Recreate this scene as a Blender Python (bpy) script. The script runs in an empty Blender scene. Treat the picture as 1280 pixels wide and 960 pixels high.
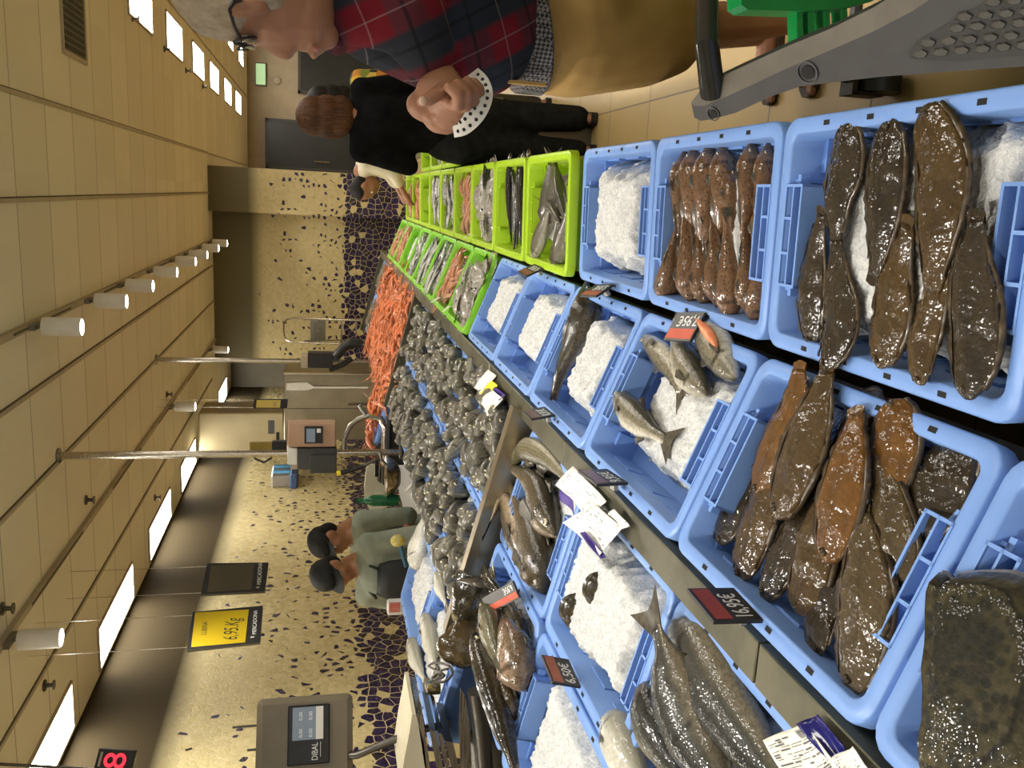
import bpy, bmesh, math, random
from mathutils import Vector, Matrix, noise
V = Vector
R = math.radians
PI = math.pi
scene = bpy.context.scene
COL = scene.collection
rnd = random.Random(7)

# ------------------------------------------------------------------ camera
F_PX, PITCH, YAW, ROLL, EYE = 1075.76, .2193, .2164, .0068, 1.55
_fw = V((-math.sin(YAW), math.cos(YAW), 0)); _rt = V((math.cos(YAW), math.sin(YAW), 0)); _up = V((0, 0, 1))
CF = _fw * math.cos(PITCH) - _up * math.sin(PITCH)
_U = _up * math.cos(PITCH) + _fw * math.sin(PITCH)
CR = _rt * math.cos(ROLL) + _U * math.sin(ROLL)
CU = -_rt * math.sin(ROLL) + _U * math.cos(ROLL)
CAM = V((0, 0, EYE))
cd = bpy.data.cameras.new('camera'); cam = bpy.data.objects.new('camera', cd); COL.objects.link(cam)
cd.sensor_width = 36; cd.lens = 36 * F_PX / 1280; cd.clip_start = .02
_x, _y, _z = -CU, CR, -CF
cam.matrix_world = Matrix(((_x.x, _y.x, _z.x, 0), (_x.y, _y.y, _z.y, 0), (_x.z, _y.z, _z.z, EYE), (0, 0, 0, 1)))
scene.camera = cam


def ray(px, py):
    return (CF * F_PX + CR * (480 - py) - CU * (px - 640)).normalized()


def on(px, py, P0, n):
    d = ray(px, py)
    return CAM + d * ((P0 - CAM).dot(n) / d.dot(n))


def at_z(px, py, z): return on(px, py, V((0, 0, z)), V((0, 0, 1)))
def at_y(px, py, y): return on(px, py, V((0, y, 0)), V((0, 1, 0)))
def at_x(px, py, x): return on(px, py, V((x, 0, 0)), V((1, 0, 0)))


def proj(P):
    P = P - CAM
    z = P.dot(CF)
    return (640 - F_PX * P.dot(CU) / z, 480 - F_PX * P.dot(CR) / z)


def px2m(P):            # metres per photo pixel at a point
    return (P - CAM).dot(CF) / F_PX


# sloping beds of the counter: w runs from the customers' edge inwards, s along the aisle, h out of the bed (0 = crate rims)
class Bed:
    def __init__(s, x, z, th):
        s.o = V((x, 0, z)); s.th = th
        s.w = V((-math.cos(th), 0, math.sin(th))); s.n = V((math.sin(th), 0, math.cos(th)))

    def p(s, w, y, h=0): return s.o + s.w * w + V((0, y, 0)) + s.n * h
    def px(s, px, py, h=0): return on(px, py, s.o + s.n * h, s.n)
    def m(s, w, y, h=0):        # frame: X along the aisle, Y inwards, Z out
        o = s.p(w, y, h)
        return Matrix(((0, s.w.x, s.n.x, o.x), (1, 0, 0, o.y), (0, s.w.z, s.n.z, o.z), (0, 0, 0, 1)))


B1 = Bed(.1633, .7618, -.0275)
B2 = Bed(-.2536, .7507, .3703)
B3 = Bed(-.722, .868, .2443)


# ------------------------------------------------------------------ materials
MATS = {}


def mat(name, col, rough=.5, metal=0, spec=.5, coat=0, emit=None, estr=0, sss=0, alpha=1, trans=0, ior=1.45):
    m = bpy.data.materials.new(name); m.use_nodes = True
    b = m.node_tree.nodes['Principled BSDF']
    b.inputs['Base Color'].default_value = (*col, 1)
    b.inputs['Roughness'].default_value = rough; b.inputs['Metallic'].default_value = metal
    b.inputs['Specular IOR Level'].default_value = spec; b.inputs['Coat Weight'].default_value = coat
    b.inputs['Coat Roughness'].default_value = .06
    b.inputs['IOR'].default_value = ior
    b.inputs['Transmission Weight'].default_value = trans
    if emit: b.inputs['Emission Color'].default_value = (*emit, 1); b.inputs['Emission Strength'].default_value = estr
    if sss: b.inputs['Subsurface Weight'].default_value = sss; b.inputs['Subsurface Radius'].default_value = (.01, .006, .004); b.inputs['Subsurface Scale'].default_value = .5
    MATS[name] = m
    return m


class NT:
    def __init__(s, m): s.t = m.node_tree; s.b = s.t.nodes['Principled BSDF']
    def n(s, typ, **kw):
        x = s.t.nodes.new(typ)
        for k, v in kw.items():
            if k.startswith('i_'):
                x.inputs[int(k[2:]) if k[2:].isdigit() else k[2:]].default_value = v
            else: setattr(x, k, v)
        return x
    def l(s, a, b): s.t.links.new(a, b)
    def ramp(s, fac, stops, interp='LINEAR'):
        r = s.n('ShaderNodeValToRGB'); r.color_ramp.interpolation = interp
        e = r.color_ramp.elements
        while len(e) < len(stops): e.new(.5)
        for k, (p, c) in enumerate(stops):
            e[k].position = p; e[k].color = (*c, 1) if len(c) == 3 else c
        s.l(fac, r.inputs[0]); return r.outputs[0]
    def mix(s, fac, a, b, mode='MIX'):
        x = s.n('ShaderNodeMix', data_type='RGBA', blend_type=mode)
        for k, v in ((0, fac), (6, a), (7, b)):
            if isinstance(v, (int, float)): x.inputs[k].default_value = v
            elif isinstance(v, tuple): x.inputs[k].default_value = (*v, 1) if len(v) == 3 else v
            else: s.l(v, x.inputs[k])
        return x.outputs[2]
    def math(s, op, a, b=0.0, c=None):
        x = s.n('ShaderNodeMath', operation=op)
        for k, v in enumerate((a, b) if c is None else (a, b, c)):
            if isinstance(v, (int, float)): x.inputs[k].default_value = v
            else: s.l(v, x.inputs[k])
        return x.outputs[0]
    def attr(s, name): return s.n('ShaderNodeAttribute', attribute_name=name).outputs['Fac']
    def obj(s): return s.n('ShaderNodeTexCoord').outputs['Object']
    def noise(s, co, scale, detail=3, rough=.55):
        x = s.n('ShaderNodeTexNoise'); x.inputs['Scale'].default_value = scale; x.inputs['Detail'].default_value = detail
        x.inputs['Roughness'].default_value = rough; s.l(co, x.inputs['Vector']); return x.outputs['Fac']
    def vor(s, co, scale, feat='F1', out='Distance', rand=1.0, dims='3D'):
        x = s.n('ShaderNodeTexVoronoi', feature=feat, voronoi_dimensions=dims); x.inputs['Scale'].default_value = scale
        x.inputs['Randomness'].default_value = rand
        s.l(co, x.inputs['Vector']); return x.outputs[out]
    def bump(s, h, strength=.3, dist=.002):
        x = s.n('ShaderNodeBump'); x.inputs['Strength'].default_value = strength; x.inputs['Distance'].default_value = dist
        s.l(h, x.inputs['Height']); s.l(x.outputs[0], s.b.inputs['Normal']); s.l(x.outputs[0], s.b.inputs['Coat Normal'])
    def col(s, c): s.l(c, s.b.inputs['Base Color'])
    def rough(s, c): s.l(c, s.b.inputs['Roughness'])


def noisy(name, c0, c1, scale, rough=.5, bump=0, bscale=None, stops=(.35, .65), **kw):
    m = mat(name, c0, rough, **kw); t = NT(m); co = t.obj()
    f = t.noise(co, scale, 4)
    t.col(t.ramp(f, [(stops[0], c0), (stops[1], c1)]))
    if bump: t.bump(t.noise(co, bscale or scale * 3, 4), bump, .003)
    return m


# ------------------------------------------------------------------ mesh building
class MB:
    def __init__(s): s.v = []; s.f = []; s.m = []; s.t = []; s.d = []; s.M = None
    def _v(s, p, t=0., d=0.):
        p = V(p); s.v.append(s.M @ p if s.M else p); s.t.append(t); s.d.append(d); return len(s.v) - 1
    def face(s, ids, m=0): s.f.append(tuple(ids)); s.m.append(m)
    def poly(s, pts, m=0): s.face([s._v(p) for p in pts], m); return s
    def box(s, a, b, m=0, bev=0):
        x0, y0, z0 = a; x1, y1, z1 = b
        if bev:
            return s.rloft([((x0+x1)/2, (y0+y1)/2, (x1-x0)/2-bev, (y1-y0)/2-bev, .0, z0), ((x0+x1)/2, (y0+y1)/2, (x1-x0)/2, (y1-y0)/2, bev, z0+bev),
                            ((x0+x1)/2, (y0+y1)/2, (x1-x0)/2, (y1-y0)/2, bev, z1-bev), ((x0+x1)/2, (y0+y1)/2, (x1-x0)/2-bev, (y1-y0)/2-bev, .0, z1)], m=m)
        i = [s._v(p) for p in ((x0,y0,z0),(x1,y0,z0),(x1,y1,z0),(x0,y1,z0),(x0,y0,z1),(x1,y0,z1),(x1,y1,z1),(x0,y1,z1))]
        for q in ((3,2,1,0),(4,5,6,7),(0,1,5,4),(1,2,6,5),(2,3,7,6),(3,0,4,7)): s.face([i[k] for k in q], m)
        return s
    def ring(s, pts, t=0., ds=None):
        return [s._v(p, t, ds[k] if ds else 0.) for k, p in enumerate(pts)]
    def skin(s, rings, m=0, cap0=True, cap1=True, closed=True):
        n = len(rings[0])
        for a, b in zip(rings, rings[1:]):
            for k in range(n if closed else n - 1):
                k2 = (k + 1) % n; s.face((a[k], a[k2], b[k2], b[k]), m)
        if cap0: s.face(rings[0][::-1], m)
        if cap1: s.face(rings[-1], m)
        return s
    def rloft(s, loops, m=0, seg=4, cap0=True, cap1=True):      # rounded rectangles (cx, cy, hx, hy, r, z)
        rs = []
        for cx, cy, hx, hy, r, z in loops:
            pts = []
            for k, (sx, sy) in enumerate(((1,1),(-1,1),(-1,-1),(1,-1))):
                for q in range(seg + 1):
                    a = PI/2*k + PI/2*q/seg
                    pts.append((cx+sx*(hx-r)+r*math.cos(a), cy+sy*(hy-r)+r*math.sin(a), z))
            rs.append(s.ring(pts))
        return s.skin(rs, m, cap0, cap1)
    def tube(s, pts, rad, n=8, m=0, cap=True):
        pts = [V(p) for p in pts]; rs = []; up = None
        for k, p in enumerate(pts):
            tg = (pts[min(k+1, len(pts)-1)] - pts[max(k-1, 0)]).normalized()
            if up is None:
                up = V((0,0,1)) if abs(tg.z) < .9 else V((1,0,0))
            sd = tg.cross(up).normalized(); up = sd.cross(tg).normalized()
            r = rad[k] if isinstance(rad, (list, tuple)) else rad
            rs.append(s.ring([p + sd*(r*math.cos(2*PI*q/n)) + up*(r*math.sin(2*PI*q/n)) for q in range(n)], k/max(1, len(pts)-1)))
        return s.skin(rs, m, cap, cap)
    def lathe(s, prof, n=20, m=0, c=(0,0,0), cap0=True, cap1=True):
        c = V(c)
        return s.skin([s.ring([c + V((r*math.cos(2*PI*q/n), r*math.sin(2*PI*q/n), z)) for q in range(n)]) for r, z in prof], m, cap0, cap1)
    def ell(s, c, r, rot=None, m=0, nu=14, nv=9):
        c = V(c); r = V((r, r, r)) if isinstance(r, (int, float)) else V(r)
        rs = []
        for k in range(1, nv):
            a = PI*k/nv
            pts = []
            for q in range(nu):
                b = 2*PI*q/nu
                p = V((r.x*math.sin(a)*math.cos(b), r.y*math.sin(a)*math.sin(b), -r.z*math.cos(a)))
                pts.append(c + (rot @ p if rot else p))
            rs.append(s.ring(pts))
        top = V((0,0,r.z)); 
        t0 = s._v(c - (rot @ top if rot else top)); t1 = s._v(c + (rot @ top if rot else top))
        s.skin(rs, m, False, False)
        for q in range(nu):
            s.face((rs[0][(q+1) % nu], rs[0][q], t0), m); s.face((rs[-1][q], rs[-1][(q+1) % nu], t1), m)
        return s
    def cap(s, a, b, r0, r1, n=12, m=0):        # capsule with different ends
        a = V(a); b = V(b); d = (b - a); L = d.length
        if L < 1e-6: return s.ell(a, r0, m=m)
        d /= L; pts = []; rad = []
        for k in range(5):
            q = PI/2*(1-k/4); pts.append(a - d*(r0*math.sin(q))); rad.append(max(r0*math.cos(q), r0*.04))
        for k in range(5):
            q = PI/2*k/4; pts.append(b + d*(r1*math.sin(q))); rad.append(max(r1*math.cos(q), r1*.04))
        up = V((0,0,1)) if abs(d.z) < .9 else V((1,0,0))
        sd = d.cross(up).normalized(); up = sd.cross(d)
        rs = [s.ring([p + sd*(r*math.cos(2*PI*q/n)) + up*(r*math.sin(2*PI*q/n)) for q in range(n)]) for p, r in zip(pts, rad)]
        return s.skin(rs, m)
    def limb(s, pts, rads, n=12, m=0):
        for k in range(len(pts)-1): s.cap(pts[k], pts[k+1], rads[k], rads[k+1], n, m)
        return s
    def extr(s, pts, dz, m=0):                  # polygon (3D points) extruded by vector dz
        dz = V(dz); a = [s._v(p) for p in pts]; b = [s._v(V(p)+dz) for p in pts]; n = len(a)
        s.face(a[::-1], m); s.face(b, m)
        for k in range(n): s.face((a[k], a[(k+1) % n], b[(k+1) % n], b[k]), m)
        return s
    def mesh(s, name, mats, smooth=True, org=None, angle=40):
        me = bpy.data.meshes.new(name)
        vs = [p - org for p in s.v] if org is not None else s.v
        me.from_pydata([tuple(p) for p in vs], [], s.f)
        for mm in (mats if isinstance(mats, (list, tuple)) else [mats]): me.materials.append(mm)
        me.polygons.foreach_set('material_index', s.m)
        if any(s.t) or any(s.d):
            for nm, vals in (('t', s.t), ('d', s.d)):
                me.attributes.new(nm, 'FLOAT', 'POINT').data.foreach_set('value', vals)
        bm = bmesh.new(); bm.from_mesh(me); bmesh.ops.recalc_face_normals(bm, faces=bm.faces); bm.to_mesh(me); bm.free()
        if smooth:
            me.polygons.foreach_set('use_smooth', [True]*len(me.polygons))
            if angle < 180: me.set_sharp_from_angle(angle=R(angle))
        me.update()
        return me


def link(name, me, parent=None, loc=None, Mx=None):
    o = bpy.data.objects.new(name, me); COL.objects.link(o)
    if parent is not None: o.parent = parent
    if Mx is not None: o.matrix_local = Mx
    elif loc is not None: o.location = loc
    return o


def part(name, mb, mats, parent, smooth=True, angle=40, label=None):   # mb in the parent's own frame
    o = link(name, mb.mesh(name, mats, smooth, angle=angle), parent)
    if label: o['label'] = label
    return o


def tag(o, label, cat, group=None, kind=None):
    o['label'] = label; o['category'] = cat
    if group: o['group'] = group
    if kind: o['kind'] = kind
    return o


def thing(name, label, cat, loc=(0,0,0), group=None, Mx=None):
    o = bpy.data.objects.new(name, None); COL.objects.link(o)
    if Mx is not None: o.matrix_world = Mx
    else: o.location = loc
    o.empty_display_size = .05
    return tag(o, label, cat, group)


def wthing(name, label, cat, org, group=None): return thing(name, label, cat, org, group)


def wpart(name, mb, mats, root, smooth=True, angle=40, label=None):     # mb in world coordinates, root an unrotated Empty
    o = link(name, mb.mesh(name, mats, smooth, org=V(root.location), angle=angle), root)
    if label: o['label'] = label
    return o


def struct(name, mb, mats, smooth=False):
    o = link(name, mb.mesh(name, mats, smooth)); o['kind'] = 'structure'; return o


def single(name, mb, mats, label, cat, group=None, kind=None, smooth=True, angle=40, org=None):
    if org is None:
        org = sum(mb.v, V((0,0,0)))/len(mb.v); org.z = min(p.z for p in mb.v)
    o = link(name, mb.mesh(name, mats, smooth, org=org, angle=angle), loc=org)
    return tag(o, label, cat, group, kind)


def dup(root, Mx, label=None, group=None):
    r = root.copy(); COL.objects.link(r); r.matrix_world = Mx
    if label: r['label'] = label
    if group: r['group'] = group
    for ch in root.children:
        c = ch.copy(); COL.objects.link(c); c.parent = r
        for g in ch.children:
            d = g.copy(); COL.objects.link(d); d.parent = c
    return r


def remesh(name, mb, voxel, mats, root, it=6, fac=.5, label=None, smooth_angle=180):
    me = mb.mesh('tmp', mats, True, org=V(root.location), angle=180)
    o = bpy.data.objects.new('tmp', me); COL.objects.link(o)
    md = o.modifiers.new('r', 'REMESH'); md.mode = 'VOXEL'; md.voxel_size = voxel; md.use_smooth_shade = True
    sm = o.modifiers.new('s', 'SMOOTH'); sm.factor = fac; sm.iterations = it
    dg = bpy.context.evaluated_depsgraph_get(); dg.update()
    ev = o.evaluated_get(dg)
    nm = bpy.data.meshes.new_from_object(ev, depsgraph=dg); nm.name = name
    bpy.data.objects.remove(o); bpy.data.meshes.remove(me)
    nm.materials.clear()
    for mm in (mats if isinstance(mats, (list, tuple)) else [mats]): nm.materials.append(mm)
    nm.polygons.foreach_set('use_smooth', [True]*len(nm.polygons))
    x = link(name, nm, root)
    if label: x['label'] = label
    return x


def text(name, body, size, Mx, m, parent=None, ext=.0006, sx=1.0, align='LEFT'):
    cu = bpy.data.curves.new('txt', 'FONT'); cu.body = body; cu.size = size; cu.extrude = ext; cu.align_x = align
    o = bpy.data.objects.new('txt', cu); COL.objects.link(o)
    dg = bpy.context.evaluated_depsgraph_get(); dg.update()
    me = bpy.data.meshes.new_from_object(o.evaluated_get(dg), depsgraph=dg); me.name = name
    bpy.data.objects.remove(o); bpy.data.curves.remove(cu)
    me.materials.clear(); me.materials.append(m)
    if sx != 1: me.transform(Matrix.Diagonal((sx, 1, 1, 1)))
    return link(name, me, parent, Mx=Mx)


def frame(o, x, y):         # matrix from origin and two directions
    x = V(x).normalized(); z = x.cross(V(y)).normalized(); y = z.cross(x)
    return Matrix(((x.x, y.x, z.x, o[0]), (x.y, y.y, z.y, o[1]), (x.z, y.z, z.z, o[2]), (0, 0, 0, 1)))


def catmull(pts, n):
    pts = [V(p) for p in pts]
    if len(pts) == 2: return [pts[0].lerp(pts[1], k/(n-1)) for k in range(n)]
    P = [pts[0]*2-pts[1]] + pts + [pts[-1]*2-pts[-2]]
    out = []
    for k in range(n):
        u = k/(n-1)*(len(pts)-1); i = min(int(u), len(pts)-2); f = u-i
        a, b, c, d = P[i:i+4]
        out.append(.5*((2*b)+(c-a)*f+(2*a-5*b+4*c-d)*f*f+(3*b-a-3*c+d)*f**3))
    return out


def interp(tab, t, k):
    for a, b in zip(tab, tab[1:]):
        if t <= b[0]:
            f = (t-a[0])/(b[0]-a[0]); f = f*f*(3-2*f)*.5+f*.5
            return a[k]+(b[k]-a[k])*f
    return tab[-1][k]
# ------------------------------------------------------------------ shared materials
def plastic(name, col, rough=.38):
    m = mat(name, col, rough); t = NT(m); co = t.obj()
    f = t.noise(co, 9, 4)
    t.col(t.mix(f, tuple(c*.86 for c in col), tuple(min(1, c*1.1) for c in col)))
    t.rough(t.ramp(t.noise(co, 25, 3), [(.3, (rough-.08,)*3), (.7, (rough+.12,)*3)]))
    return m


M_BLUE = plastic('blue_plastic', (.185, .33, .69))
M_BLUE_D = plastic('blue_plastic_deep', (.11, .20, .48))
M_GREEN = plastic('lime_plastic', (.36, .56, .012))
M_GREEN2 = plastic('green_plastic', (.20, .52, .02))
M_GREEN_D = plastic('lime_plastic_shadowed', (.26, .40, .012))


def steel(name, col=(.36, .34, .29), rough=.32):
    m = mat(name, col, rough, metal=1); t = NT(m); co = t.obj()
    mp = t.n('ShaderNodeMapping'); mp.inputs['Scale'].default_value = (3, 90, 90); t.l(co, mp.inputs[0])
    f = t.noise(mp.outputs[0], 3, 4)
    t.rough(t.ramp(f, [(.3, (rough-.1,)*3), (.7, (rough+.15,)*3)]))
    g = t.noise(co, 6, 4)
    t.col(t.mix(g, tuple(c*.75 for c in col), tuple(c*1.15 for c in col)))
    return m


M_STEEL = steel('brushed_steel'); M_STEEL_L = steel('bright_steel', (.55, .50, .42), .22); M_STEEL_D = steel('dark_steel', (.14, .13, .115), .4)
M_BLACK = noisy('black_plastic', (.012, .012, .012), (.02, .02, .019), 20, .4)
M_DARK = noisy('dark_shadow_gap', (.006, .006, .007), (.01, .01, .011), 5, .8)
M_GREY = noisy('grey_plastic', (.055, .054, .055), (.07, .068, .068), 30, .45, bump=.08, bscale=300)
M_GREYL = noisy('pale_grey_plastic', (.17, .155, .13), (.2, .18, .15), 30, .5)
M_WHITE = noisy('white_plastic', (.72, .70, .64), (.8, .78, .72), 12, .45)
M_RED = noisy('red_card', (.48, .075, .035), (.55, .10, .05), 20, .5)
M_CHALK = mat('chalk_white', (.8, .8, .76), .8)


def ice_mat():
    m = mat('crushed_ice', (.9, .91, .92), .3, spec=.5, sss=.3); t = NT(m); co = t.obj()
    m.node_tree.nodes['Principled BSDF'].inputs['Subsurface Radius'].default_value = (.02, .02, .02)
    wb = t.n('ShaderNodeVectorMath', operation='ADD'); t.l(co, wb.inputs[0])
    nz = t.n('ShaderNodeTexNoise'); nz.inputs['Scale'].default_value = 70; nz.inputs['Detail'].default_value = 4; t.l(co, nz.inputs['Vector'])
    sc = t.n('ShaderNodeVectorMath', operation='SCALE'); sc.inputs['Scale'].default_value = .02; t.l(nz.outputs['Color'], sc.inputs[0]); t.l(sc.outputs[0], wb.inputs[1])
    v = wb.outputs[0]
    a = t.vor(v, 190); b = t.vor(v, 420); c = t.noise(co, 26, 6, .65)
    t.bump(t.math('ADD', a, t.math('ADD', t.math('MULTIPLY', b, .5), t.math('MULTIPLY', c, 1.6))), .42, .005)
    cell = t.vor(v, 190, out='Color')
    k = t.ramp(cell, [(0., (.52, .53, .53)), (.5, (.61, .61, .59)), (1., (.74, .73, .695))])
    t.col(t.mix(t.ramp(c, [(.30, (.55,)*3), (.60, (0,)*3)]), k, (.46, .485, .50)))
    t.rough(t.ramp(cell, [(0, (.14,)*3), (1, (.55,)*3)]))
    return m


M_ICE = ice_mat()


def fish_mat(name, back, side, belly, spot=None, sscale=90, sthr=.45, rough=.22, scales=0, mott=.5, lines=None, coat=.6, rs=(.08, .42, .62, .86)):
    # 'd' runs from 1 (back) to -1 (belly), 't' from snout to tail
    m = mat(name, side, rough, spec=.25, coat=min(1, coat*1.3)); t = NT(m); co = t.obj()
    d = t.attr('d'); n1 = t.noise(co, 28, 5, .6); n2 = t.noise(co, 120, 3)
    dd = t.math('ADD', d, t.math('MULTIPLY', t.math('SUBTRACT', n1, .5), mott))
    f = t.math('MULTIPLY_ADD', dd, .5, .5)
    c = t.ramp(f, [(rs[0], belly), (rs[1], side), (rs[2], side), (rs[3], back)])
    c = t.mix(t.ramp(n2, [(.35, (.0,)*3), (.7, (.5,)*3)]), c, tuple(x*.45 for x in side))
    if spot:
        vv = t.vor(co, sscale); k = t.ramp(vv, [(sthr*.55, (1, 1, 1)), (sthr, (0, 0, 0))])
        k = t.math('MULTIPLY', k, t.ramp(f, [(.35, (0, 0, 0)), (.6, (.85,)*3)]))
        c = t.mix(k, c, spot)
    if lines:
        w = t.n('ShaderNodeTexWave', wave_type='BANDS', bands_direction='X'); w.inputs['Scale'].default_value = lines
        w.inputs['Distortion'].default_value = 2.
        cb = t.n('ShaderNodeCombineXYZ'); t.l(t.attr('d'), cb.inputs[0]); t.l(cb.outputs[0], w.inputs['Vector'])
        c = t.mix(t.math('MULTIPLY', w.outputs['Fac'], .45), c, tuple(x*.3 for x in back))
    tt = t.attr('t')
    gl = t.math('MULTIPLY', t.ramp(tt, [(.205, (0,)*3), (.222, (1,)*3), (.238, (1,)*3), (.26, (0,)*3)]), t.ramp(t.math('ABSOLUTE', d), [(.55, (.75,)*3), (.85, (0,)*3)]))
    c = t.mix(t.ramp(tt, [(.15, (.35,)*3), (.21, (0,)*3)]), c, tuple(x*.7+y*.3 for x, y in zip(back, side)))
    c = t.mix(gl, c, tuple(x*.25 for x in back))
    t.col(c)
    if scales:
        t.bump(t.math('ADD', t.math('MULTIPLY', t.vor(co, scales*.6), .35), t.noise(co, 75, 2, .5)), .32, .004)
    else:
        t.bump(t.noise(co, 75, 2, .5), .38, .005)
    t.rough(t.ramp(n2, [(.3, (rough*1.2,)*3), (.7, (rough*2.2,)*3)]))
    return m


def sole_mat(name, c0, c1):
    m = mat(name, c0, .55, spec=.2, coat=.9); t = NT(m); co = t.obj()
    n1 = t.noise(co, 22, 6, .65); n2 = t.noise(co, 150, 3); d = t.attr('d')
    c = t.mix(t.ramp(n1, [(.33, (1,)*3), (.62, (0,)*3)]), c0, c1)
    c = t.mix(t.ramp(t.math('ABSOLUTE', d), [(.6, (0,)*3), (.9, (.55,)*3)]), c, tuple(x*1.9 for x in c0))
    c = t.mix(t.ramp(t.math('ABSOLUTE', d), [(.0, (.5,)*3), (.05, (0,)*3)]), c, tuple(x*.5 for x in c1))
    t.col(t.mix(t.ramp(n2, [(.4, (.4,)*3), (.6, (0,)*3)]), c, c1))
    h = t.math('ADD', t.noise(co, 85, 2, .5), t.math('MULTIPLY', t.noise(co, 30, 2, .5), 1.6)); t.bump(h, .5, .006)
    return m


M_SOLE = sole_mat('brown_sole_skin', (.070, .040, .010), (.038, .021, .006))
M_SOLE_D = sole_mat('dark_sole_skin', (.030, .0195, .008), (.015, .010, .0045))
M_SOLE_O = sole_mat('orange_sole_skin', (.145, .060, .008), (.075, .033, .006))
M_SOLE_G = sole_mat('greyish_sole_skin', (.075, .050, .020), (.042, .028, .011))
M_FRINGE = noisy('fin_fringe_skin', (.035, .022, .009), (.105, .072, .038), 45, .35, coat=.3)
M_TURBOT = fish_mat('mottled_turbot_skin', (.016, .015, .007), (.048, .040, .015), (.17, .13, .055), (.008, .008, .005), 80, .62, .38, mott=2.2, coat=.35, scales=420)
M_TROUT = fish_mat('spotted_trout_skin', (.03, .028, .018), (.20, .175, .115), (.68, .63, .50), (.03, .028, .022), 130, .42, .22, scales=520)
M_SALMON = fish_mat('speckled_big_fish_skin', (.008, .009, .008), (.042, .041, .031), (.24, .20, .13), (.009, .010, .009), 260, .5, .24, scales=420, mott=.35, rs=(.06, .27, .36, .56))
M_COD = fish_mat('olive_cod_skin', (.075, .07, .03), (.19, .165, .09), (.45, .40, .29), (.05, .045, .02), 100, .5, .25, scales=500, lines=1.2)
M_CODH = fish_mat('dark_cod_skin', (.03, .025, .014), (.105, .078, .042), (.42, .32, .21), (.02, .017, .01), 110, .55, .22, scales=500)
M_GURN = fish_mat('brown_gurnard_skin', (.13, .066, .028), (.24, .13, .062), (.42, .26, .15), (.07, .035, .016), 150, .45, .34, scales=420, mott=1.3, coat=.7)
M_MONK = fish_mat('dark_monkfish_skin', (.016, .013, .008), (.032, .025, .013), (.09, .065, .03), None, 60, .6, .14, mott=1., coat=.8)
M_GOLD = fish_mat('golden_brown_skin', (.045, .03, .012), (.10, .068, .028), (.27, .20, .09), None, 70, .6, .14, mott=1.3, coat=.8)
M_PINKH = fish_mat('pinkish_head_skin', (.11, .075, .045), (.30, .20, .13), (.50, .36, .27), (.06, .045, .03), 90, .5, .15, mott=.9, coat=.9)
M_BREAM = fish_mat('silver_bream_skin', (.085, .08, .062), (.27, .25, .195), (.58, .54, .44), None, 60, .4, .25, scales=330, lines=.9)
M_WHITEF = fish_mat('pale_fish_skin', (.28, .27, .21), (.55, .53, .44), (.78, .75, .66), None, 60, .4, .3, scales=400)
M_SARD = fish_mat('silver_sardine_skin', (.03, .035, .04), (.40, .40, .37), (.75, .74, .68), None, 60, .4, .15, scales=300)
M_MACK = fish_mat('striped_mackerel_skin', (.055, .05, .035), (.16, .145, .105), (.52, .48, .38), None, 60, .4, .22, scales=400, lines=5)
M_SQUID = fish_mat('pale_squid_skin', (.32, .29, .25), (.50, .47, .40), (.66, .62, .54), (.05, .04, .04), 70, .35, .2)
M_PRAWN = fish_mat('pink_prawn_shell', (.55, .22, .10), (.62, .32, .20), (.70, .5, .36), None, 60, .4, .25)
M_CUTTLE = fish_mat('black_scabbard_skin', (.012, .011, .010), (.022, .02, .018), (.05, .045, .04), None, 60, .4, .12, coat=1.)
M_LANG = fish_mat('orange_langoustine_shell', (.58, .13, .03), (.64, .20, .065), (.70, .36, .18), None, 60, .4, .3, mott=.9)
M_SHRIMP = fish_mat('grey_shrimp_shell', (.22, .19, .11), (.33, .28, .18), (.45, .4, .28), (.06, .06, .03), 200, .5, .3)
M_FIN = noisy('fin_membrane', (.035, .03, .022), (.10, .085, .06), 60, .3, coat=.5)
M_FINL = noisy('pale_fin_membrane', (.30, .27, .20), (.42, .38, .29), 60, .3, coat=.5)
M_EYE = mat('fish_eye', (.015, .015, .013), .05, coat=1)
M_EYER = mat('fish_eye_rim', (.62, .56, .38), .2, coat=.5)
M_FLESH = noisy('orange_flesh', (.78, .22, .09), (.85, .34, .17), 60, .3, coat=.4)
M_GILL = noisy('raw_cut_flesh', (.42, .15, .10), (.55, .28, .20), 60, .2, coat=.8)


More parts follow.
